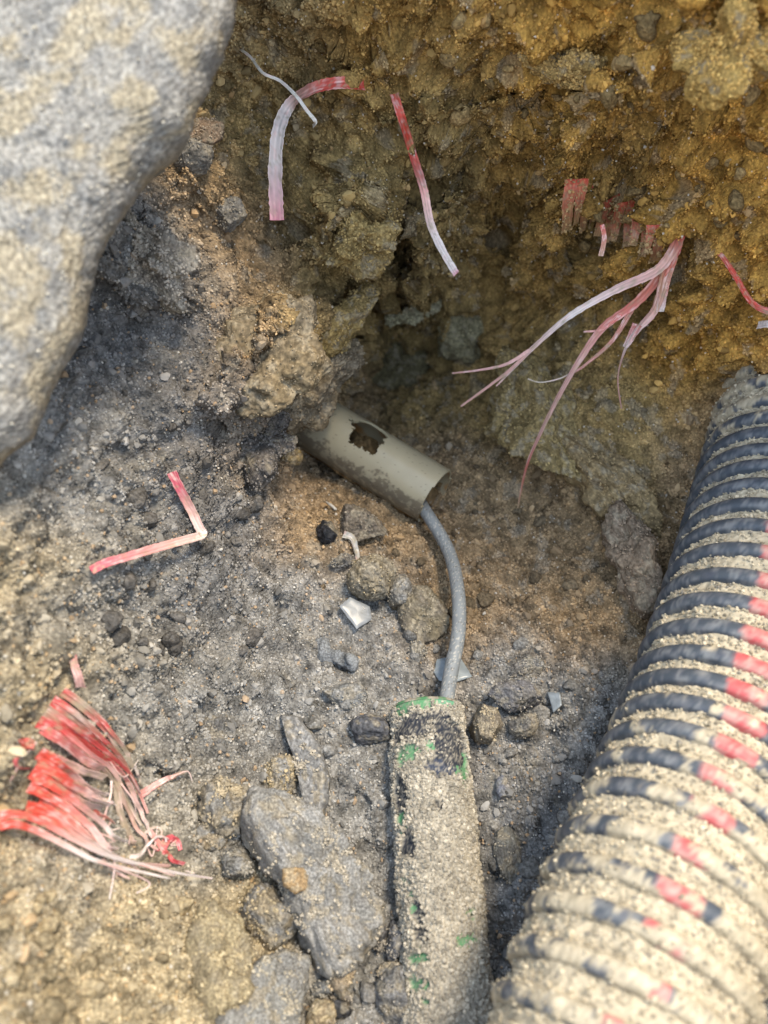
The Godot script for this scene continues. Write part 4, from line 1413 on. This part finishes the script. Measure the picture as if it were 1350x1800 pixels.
	for k in bv.size():
		var rel := bv[k] - axis_o
		var on := t * rel.dot(t)
		var y := (rel - on).dot(Vector3.UP)
		var top := -R * .45 + n_mid.get_noise_3dv(bv[k] * 1.3) * .012
		if y > top: bv[k] += Vector3.UP * (top - y) * .999
		var m := 1.0 + n_col.get_noise_3dv(bv[k]) * .6
		bc.append(Color(.27 * m, .17 * m, .075 * m))
	mesh_node("silt", finish(bv, bi, bc), M.clay, root)

func build_cable() -> void:
	var ax := pipe_axis()
	var a0: Vector3 = ax[0]
	var a1: Vector3 = ax[1]
	var low := (Vector3.DOWN - (a1 - a0).normalized() * Vector3.DOWN.dot((a1 - a0).normalized())).normalized()
	var side_l := AX * -1.0
	var ins := a1.lerp(a0, .25) + low * .012
	var rim_p := a1.lerp(a0, .02) + low * .0145 + side_l * .002
	var gd := func(px, py, up_): return P(px, py, ground_depth(px, py) - up_)
	var d0 := ground_depth(750, 1262) - .013
	var pts := [P(760, 1420, .525), P(768, 1330, d0 - .006), P(782, 1248, d0 - .004), P(793, 1180, d0 + .012), gd.call(806, 1110, .030), gd.call(805, 1040, .034), gd.call(789, 970, .024), P(752, 905, .668), rim_p.lerp(ins, .25), ins]
	var path := even(curve(pts, 400), .001)
	var fr := frames(path, AN)
	var rr := func(i, a, p): return .0050 + maxf(0.0, n_fine.get_noise_3dv(p + Vector3(cos(a), sin(a), 0) * .005) - .5) * .0012
	var cf := func(i, a, p):
		var m := 1.0 + n_col.get_noise_3dv(p) * .12
		var c := Color(.20 * m, .217 * m, .23 * m)
		var sp := n_fine.get_noise_3dv(p * 1.3)
		if sp > .38: c = c.lerp(Color(.5, .47, .4), .6)
		elif sp < -.52: c = c.lerp(Color(.06, .05, .04), .7)
		return c
	var o := mesh_node("cable", sweep(fr, 40, rr, cf), M.cable)
	meta(o, "smooth grey cable bending from the crusted conduit up into the beige pipe", "cable")

# ------------------------------------------------------------------ tape
const RED := Color(.62, .075, .05)
const PINK := Color(.74, .42, .37)
const WHITE := Color(.80, .70, .66)
const ROSE := Color(.70, .26, .33)
const EARTH := Color(.42, .20, .11)

func strip(called: String, label: String, pts: Array, w0: float, w1: float, stops: Array, seed_: int, cat := "tape", face := Vector3.ZERO, twist := 0.0, curl := .05, group := "") -> void:
	var o := mesh_node(called, ribbon(pts, w0, w1, stops, seed_, face, twist, curl, 90), M.tape)
	meta(o, label, cat, group)

# a torn band: several strands that start side by side and spread towards their loose ends
func fray(parent: Node3D, called: String, raw: Array, w0: float, w1: float, stops: Array, seed_: int, n: int) -> void:
	var r := RandomNumberGenerator.new()
	r.seed = seed_
	for k in n:
		var cut := 1.0 if k == 0 else r.randf_range(.62, 1.0)
		var o0 := ((k + .5) / n - .5) * w0 * .95
		var o1 := ((k + .5) / n - .5) * maxf(w1, w0 * .55) * r.randf_range(.6, 1.9)
		var src := curve(raw, 24)
		var q := []
		var last := int(23 * cut)
		for i in range(0, last + 1, 3):
			var t := float(i) / 23.0
			var tg := (src[mini(i + 1, 23)] - src[maxi(i - 1, 0)]).normalized()
			var sd := tg.cross(AN).normalized()
			q.append(src[i] + sd * lerpf(o0, o1, t * t) + AN * (r.randf_range(-.0012, .0016) * (.3 + t)))
		var wa := w0 / n * r.randf_range(.85, 1.15)
		mesh_node(called, ribbon(q, wa, maxf(.0009, minf(wa, w1 / n * 1.3) * r.randf_range(.5, 1.0)), stops, seed_ * 7 + k, AN, r.randf_range(-.25, .25), .06, 40), M.tape, parent)
		if r.randf() < .7 and tape_soil == 0.0:          # a loose thread
			var e: Vector3 = q[maxi(q.size() - 2, 1)]
			var th := [q[maxi(q.size() - 3, 0)], e + Vector3(r.randfn(), r.randfn(), r.randfn()) * .003, e + Vector3(r.randfn(), -absf(r.randfn()), r.randfn()) * .008]
			mesh_node("thread", ribbon(th, .0007, .0005, [[0, PINK], [1, WHITE]], seed_ + k, AN, 0, 0, 16), M.tape, parent)

func build_tape() -> void:
	var g := "torn strips of red and white warning tape"
	strip("tape_strip", "hooked tape strip at the top left, red root and white hanging end", [H(640, 150, .004), H(600, 146, .014), H(550, 156, .020), H(510, 185, .030), H(490, 230, .036), H(484, 300, .036), H(487, 387, .034)], .0075, .0100, [[0, RED], [.28, RED], [.42, PINK], [.55, WHITE], [.8, WHITE], [1, ROSE]], 3, "tape", AN, 0.0, .12, g)
	strip("tape_strip", "narrow tape strip hanging from the wall above the hollow, red above and white below", [H(693, 165, .004), H(705, 205, .016), H(725, 270, .018), H(745, 335, .580), H(757, 395, .588), H(780, 445, .598), H(802, 482, .606)], .0060, .0056, [[0, RED], [.35, RED], [.55, PINK], [.75, WHITE], [.94, WHITE], [1, ROSE]], 5, "tape", AN, .3, .12, g)
	strip("tape_strip", "red strip of tape curling off the wall at the right picture edge", [H(1245, 428, -.004), H(1270, 452, .008), H(1295, 490, .014), H(1318, 528, .018), H(1345, 546, .018), H(1400, 555, .014)], .0030, .0055, [[0, EARTH], [.3, RED], [.7, RED], [1, PINK]], 7, "tape", AN, .4, .1, g)
	strip("tape_strip", "short white tape end at the right picture edge below the red strip", [H(1332, 572, .012), H(1355, 570, .014), H(1390, 580, .008)], .0052, .0052, [[0, WHITE], [1, WHITE]], 8, "tape", AN, 0.0, .1, g)
	strip("tape_strip", "V-shaped folded strip of pink tape lying on the left slope", [H(302, 830, .004), H(318, 862, .006), H(338, 900, .007), H(351, 928, .008), H(357, 938, .009), H(348, 943, .014), H(318, 951, .019), H(265, 966, .021), H(215, 981, .019), H(185, 990, .015), H(160, 1003, .009)], .0062, .0046, [[0, Color(.5, .06, .10)], [.10, Color(.55, .12, .16)], [.18, PINK], [.42, WHITE], [.62, PINK], [.8, Color(.66, .22, .24)], [1, Color(.5, .05, .1)]], 11, "tape", AN, 0.0, .10, g)
	strip("tape_strip", "small scrap of red tape sticking out of soil above the left fringe", [H(126, 1140, .004), H(130, 1165, .006), H(138, 1190, .006), H(142, 1208, .002)], .0035, .0055, [[0, Color(.55, .12, .12)], [.5, PINK], [1, PINK]], 13, "tape", AN, 0.0, .1, g)
	strip("root", "thin pale curled root dangling over the hooked tape strip", [H(418, 84, -.002), H(440, 100, .020), H(462, 128, .045), H(492, 142, .055), H(520, 168, .060), H(540, 195, .062), H(554, 213, .060), H(550, 222, .058)], .0017, .0026, [[0, Color(.5, .45, .36)], [.4, Color(.66, .62, .56)], [1, Color(.72, .69, .64)]], 15, "root", AN, 0.0, 0.0)
	# frayed tape in the right wall
	var fr := thing("frayed_tape", "frayed red tape band coming out of the right wall with long hanging strands", "tape", H(1100, 420), g)
	var bands := [[[1015, 315], [1008, 360], [1003, 405]], [[1040, 325], [1035, 370], [1030, 415]], [[1072, 350], [1065, 390], [1058, 430]], [[1100, 355], [1092, 400], [1085, 440]], [[1130, 385], [1125, 420], [1118, 455]], [[1155, 395], [1150, 430], [1142, 465]]]
	tape_soil = 1.0
	for k in bands.size():
		var b: Array = bands[k]
		var q := []
		for m in 3: q.append(H(b[m][0], b[m][1], [.003, .005, .008][m]) - fr.position)
		fray(fr, "tape_band", q, .0165, .0140, [[0, RED], [.3, RED.lerp(EARTH, .5)], [.6, RED.lerp(EARTH, .7)], [1, Color(.44, .27, .13)]], 40 + k, 2)
	tape_soil = 0.0
	for c in fr.get_children():
		if c is MeshInstance3D and str(c.name).begins_with("tape_band"): dust_on(c, c.mesh, 140, Color(.42, .28, .13), -.12, 7 + c.get_index(), AN, "caked_soil", .0016)
	var st := [
		[[[1058, 395, .572], [1062, 420, .575], [1056, 450, .582]], .003, .0035, [[0, RED], [1, Color(.6, .4, .3)]]],
		[[[1195, 412, 0.588], [1180, 445, 0.585], [1150, 478, 0.588], [1080, 510, 0.598], [1000, 556, 0.612], [940, 608, 0.626], [890, 655, 0.637], [810, 714, 0.652]], .0085, .0016, [[0, RED], [.15, EARTH.lerp(PINK, .4)], [.35, PINK], [.55, WHITE], [.8, PINK], [1, PINK]]],
		[[[930, 616, 0.627], [890, 640, 0.632], [845, 650, 0.64], [795, 656, 0.648]], .0028, .001, [[0, PINK], [1, Color(.6, .3, .28)]]],
		[[[935, 614, 0.628], [900, 650, 0.638], [872, 679, 0.645]], .0026, .001, [[0, WHITE], [1, PINK]]],
		[[[1192, 418, 0.589], [1170, 470, 0.59], [1120, 530, 0.602], [1060, 575, 0.612], [1020, 630, 0.622], [985, 690, 0.632], [950, 760, 0.642], [925, 820, 0.648], [910, 892, 0.652]], .0075, .0034, [[0, RED], [.15, RED.lerp(EARTH, .5)], [.3, Color(.62, .16, .13)], [.5, PINK], [.75, Color(.62, .36, .31)], [.88, Color(.6, .16, .13)], [1, Color(.45, .33, .2)]]],
		[[[1092, 552, 0.607], [1060, 578, 0.612], [1026, 583, 0.615]], .0030, .001, [[0, RED], [1, PINK]]],
		[[[1110, 545, 0.606], [1075, 600, 0.615], [1030, 640, 0.625], [1008, 655, 0.628]], .0040, .0012, [[0, Color(.5, .2, .14)], [1, Color(.6, .28, .25)]]],
		[[[1012, 650, 0.627], [985, 665, 0.632], [950, 672, 0.638], [928, 666, 0.642]], .0010, .0008, [[0, Color(.6, .5, .4)], [1, Color(.6, .5, .4)]]],
		[[[1188, 430, 0.59], [1168, 490, 0.592], [1150, 545, 0.598], [1120, 580, 0.606], [1098, 615, 0.613], [1086, 665, 0.622], [1092, 718, 0.63]], .0090, .0024, [[0, RED], [.2, EARTH], [.4, PINK], [.6, WHITE], [.75, PINK], [1, Color(.68, .34, .32)]]],
		[[[1172, 470, 0.591], [1165, 510, 0.594], [1160, 548, 0.6]], .0090, .0060, [[0, EARTH], [.5, Color(.55, .2, .15)], [1, WHITE]]],
		[[[1120, 570, 0.604], [1105, 600, 0.61], [1098, 610, 0.612]], .0070, .0035, [[0, Color(.5, .12, .1)], [1, WHITE]]]]
	for k in st.size():
		var s: Array = st[k]
		var q := []
		for m in s[0]: q.append(H(m[0], m[1], m[2]) - fr.position)
		mesh_node("strand", ribbon(q, s[1], s[2], s[3], 60 + k, AN, [.0, .8, .3, .2, 1.2, .4, .6, 0.0, 1.5, .3, .5][k], .12, 70), M.tape, fr)
	# frayed tape on the left slope, two fringes
	var up_f := thing("frayed_tape", "upper fringe of dirty red tape on the left slope, ending in a tangle of threads", "tape", H(180, 1290), g)
	var RD := Color(.58, .075, .07)
	var DUST := Color(.36, .30, .22)
	var a := [
		[[[110, 1216, .000], [150, 1245, .010], [190, 1285, .014], [215, 1320, .014], [235, 1360, .010]], .0055, .004, [[0, RD], [.25, DUST], [.5, RD], [.8, DUST], [1, DUST]]],
		[[[92, 1232, .0], [130, 1258, .010], [175, 1300, .014], [208, 1335, .014], [240, 1390, .010]], .0065, .005, [[0, RD], [.15, RD], [.3, DUST], [.6, RD], [1, DUST]]],
		[[[80, 1250, .0], [125, 1280, .010], [170, 1315, .014], [215, 1350, .014], [245, 1400, .010], [262, 1450, .006]], .0070, .0045, [[0, DUST], [.2, RD], [.65, RD], [1, PINK]]],
		[[[68, 1268, .0], [110, 1290, .010], [160, 1330, .014], [200, 1365, .012], [225, 1420, .008], [260, 1470, .006]], .0070, .0035, [[0, RD], [.2, RD], [.6, PINK], [.75, DUST], [1, DUST]]],
		[[[70, 1276, .0], [105, 1300, .010], [150, 1335, .012], [185, 1355, .012]], .0050, .0040, [[0, RD], [.6, Color(.62, .2, .18)], [1, PINK]]],
		[[[195, 1350, .012], [215, 1400, .010], [238, 1450, .008], [262, 1480, .006], [285, 1495, .005]], .0035, .0015, [[0, DUST], [.5, Color(.5, .3, .24)], [1, PINK]]],
		[[[205, 1360, .010], [210, 1420, .008], [230, 1470, .004], [240, 1482, .002]], .0045, .002, [[0, DUST], [1, Color(.3, .22, .17)]]],
		[[[225, 1375, .012], [245, 1420, .010], [258, 1450, .008], [270, 1475, .006]], .0030, .0012, [[0, PINK], [1, WHITE]]],
		[[[248, 1396, .008], [280, 1376, .012], [305, 1364, .012], [330, 1356, .006]], .0042, .0012, [[0, Color(.62, .26, .24)], [.6, PINK], [1, DUST]]],
		[[[235, 1345, .010], [243, 1360, .010], [250, 1385, .008]], .002, .001, [[0, WHITE], [1, DUST]]],
		[[[262, 1460, .008], [285, 1490, .007], [305, 1512, .004], [330, 1518, .001]], .0030, .002, [[0, PINK], [.5, RD], [1, Color(.5, .05, .08)]]],
		[[[280, 1500, .004], [296, 1475, .006], [310, 1478, .004], [318, 1500, .002]], .0050, .0030, [[0, Color(.5, .08, .1)], [1, Color(.55, .07, .09)]]]]
	for k in a.size():
		var s: Array = a[k]
		var q := []
		for m in s[0]: q.append(H(m[0], m[1], m[2]) - up_f.position)
		fray(up_f, "strand", q, s[1], s[2], s[3], 80 + k, clampi(roundi(s[1] / .0034), 1, 2))
	var lo_f := thing("frayed_tape", "lower fringe of bright red tape at the left edge, fading to white strands", "tape", H(120, 1420), g)
	var b := [
		[[[0, 1442, .004], [35, 1440, .012], [85, 1460, .016], [140, 1490, .018], [200, 1515, .016], [270, 1530, .012], [340, 1542, .008], [412, 1547, .003]], .0100, .0012, [[0, RED], [.25, RED], [.42, PINK], [.6, WHITE], [1, WHITE]]],
		[[[45, 1422, .004], [85, 1430, .012], [130, 1462, .016], [180, 1495, .016], [240, 1518, .012], [335, 1520, .006]], .0085, .0014, [[0, RED], [.3, RED], [.5, PINK], [.65, WHITE], [1, PINK]]],
		[[[70, 1405, .004], [110, 1420, .012], [150, 1455, .016], [185, 1490, .014], [200, 1498, .010]], .0100, .0050, [[0, RED], [.4, RED.lerp(PINK, .35)], [1, WHITE]]],
		[[[55, 1375, .004], [90, 1390, .012], [130, 1420, .016], [170, 1450, .016], [195, 1475, .014], [230, 1490, .008]], .0120, .0035, [[0, RED], [.3, RED], [.55, PINK], [.8, WHITE], [1, WHITE]]],
		[[[60, 1350, .004], [95, 1368, .012], [135, 1395, .016], [165, 1410, .014], [198, 1418, .010]], .0120, .0060, [[0, RED], [.4, RED], [.62, PINK], [1, WHITE]]],
		[[[68, 1325, .004], [100, 1345, .012], [130, 1365, .014], [165, 1390, .012], [200, 1397, .008]], .0090, .0030, [[0, RED], [.35, RED], [.6, PINK], [1, WHITE]]],
		[[[75, 1322, .004], [110, 1338, .010], [150, 1355, .014], [192, 1370, .012]], .0045, .0042, [[0, RED], [.4, PINK], [1, Color(.55, .42, .34)]]],
		[[[196, 1372, .014], [194, 1400, .012], [186, 1430, .010], [180, 1445, .006]], .0014, .001, [[0, WHITE], [1, PINK]]],
		[[[165, 1425, .014], [190, 1440, .012], [202, 1450, .006]], .0022, .001, [[0, RED], [1, PINK]]],
		[[[228, 1506, .010], [250, 1500, .010], [258, 1480, .008], [255, 1465, .006], [275, 1455, .006], [285, 1465, .005], [280, 1480, .004]], .0024, .0012, [[0, WHITE], [1, Color(.55, .42, .34)]]],
		[[[250, 1498, .008], [265, 1480, .010], [276, 1470, .010], [290, 1472, .008], [292, 1484, .005]], .0013, .001, [[0, WHITE], [1, WHITE]]],
		[[[180, 1510, .010], [198, 1528, .008], [212, 1552, .003]], .0012, .0008, [[0, PINK], [1, DUST]]],
		[[[38, 1310, .004], [50, 1306, .010], [56, 1320, .008]], .0055, .0030, [[0, RED], [1, Color(.5, .1, .08)]]],
		[[[45, 1324, .004], [28, 1334, .008], [33, 1348, .008], [55, 1352, .004]], .0025, .0022, [[0, Color(.45, .08, .08)], [1, Color(.4, .06, .07)]]]]
	for k in b.size():
		var s: Array = b[k]
		var q := []
		for m in s[0]: q.append(H(m[0], m[1], m[2]) - lo_f.position)
		fray(lo_f, "tape_band" if s[1] > .008 else "strand", q, s[1], s[2], s[3], 110 + k, clampi(roundi(s[1] / .0065), 1, 2))

# ------------------------------------------------------------------
func setup_noise(n: FastNoiseLite, seed_: int, freq: float, type: int, oct: int) -> void:
	n.seed = seed_
	n.frequency = freq
	n.noise_type = type
	n.fractal_octaves = oct
	if oct == 1: n.fractal_type = FastNoiseLite.FRACTAL_NONE
	n.cellular_return_type = FastNoiseLite.RETURN_DISTANCE
	n.cellular_jitter = 1.0

func _ready() -> void:
	# camera
	var cam := Camera3D.new()
	cam.name = "camera"
	add_child(cam)
	cam.transform = Transform3D(Basis(AX, AU, AN), W(0, 0, 0.6))
	cam.near = 0.02
	cam.far = 200.0
	var ca := CameraAttributesPhysical.new()
	ca.frustum_focal_length = 29.13
	ca.frustum_focus_distance = 0.575
	ca.exposure_aperture = 5.0
	cam.attributes = ca
	cam.fov = 62.0
	cam.current = true
	# sky and exposure
	var sky_m := ProceduralSkyMaterial.new()
	sky_m.sky_top_color = Color(0.76, 0.84, 0.94)
	sky_m.sky_horizon_color = Color(0.90, 0.91, 0.92)
	sky_m.sky_curve = 0.2
	sky_m.ground_bottom_color = Color(0.30, 0.26, 0.20)
	sky_m.ground_horizon_color = Color(0.45, 0.42, 0.36)
	sky_m.sun_angle_max = 0.0
	var sky := Sky.new()
	sky.sky_material = sky_m
	var env := Environment.new()
	env.background_mode = Environment.BG_SKY
	env.sky = sky
	env.tonemap_mode = Environment.TONE_MAPPER_LINEAR
	env.tonemap_exposure = 2.75
	env.sdfgi_enabled = true
	env.ssao_enabled = true
	env.ssil_enabled = true
	var we := WorldEnvironment.new()
	we.name = "world_environment"
	we.environment = env
	add_child(we)
	# soft daylight from above, behind the viewer
	var sun := DirectionalLight3D.new()
	sun.name = "sun"
	sun.light_energy = 0.55
	sun.light_angular_distance = 14.0
	sun.light_color = Color(1.0, 0.94, 0.84)
	sun.shadow_enabled = true
	add_child(sun)
	sun.look_at_from_position(Vector3(0.62, 2.0, -0.20), Vector3.ZERO)
	# procedural noise and materials
	setup_noise(n_low, 1, 26.0, FastNoiseLite.TYPE_SIMPLEX_SMOOTH, 3)
	setup_noise(n_mid, 2, 45.0, FastNoiseLite.TYPE_SIMPLEX_SMOOTH, 2)
	setup_noise(n_clod, 3, 62.0, FastNoiseLite.TYPE_CELLULAR, 1)
	setup_noise(n_cell, 3, 62.0, FastNoiseLite.TYPE_CELLULAR, 1)
	setup_noise(n_big, 8, 27.0, FastNoiseLite.TYPE_CELLULAR, 1)
	n_cell.cellular_return_type = FastNoiseLite.RETURN_CELL_VALUE
	for q in [n_clod, n_big]: q.cellular_return_type = FastNoiseLite.RETURN_DISTANCE2_SUB
	for q in [n_clod, n_cell, n_big]:
		q.domain_warp_enabled = true
		q.domain_warp_frequency = 90.0 if q != n_big else 40.0
		q.domain_warp_amplitude = 0.004 if q != n_big else 0.011
		q.domain_warp_fractal_octaves = 2
	setup_noise(n_grain, 4, 270.0, FastNoiseLite.TYPE_CELLULAR, 1)
	setup_noise(n_fine, 5, 420.0, FastNoiseLite.TYPE_SIMPLEX_SMOOTH, 2)
	setup_noise(n_col, 6, 60.0, FastNoiseLite.TYPE_SIMPLEX_SMOOTH, 4)
	make_materials()
	build_ground()
	build_block()
	build_duct()
	build_conduit()
	build_pipe()
	build_cable()
	print("pipes ", Time.get_ticks_msec())
	build_stones()
	print("stones ", Time.get_ticks_msec())
	build_shards()
	build_tape()
	build_clods()
	build_crumbs()
	print("done ", Time.get_ticks_msec())
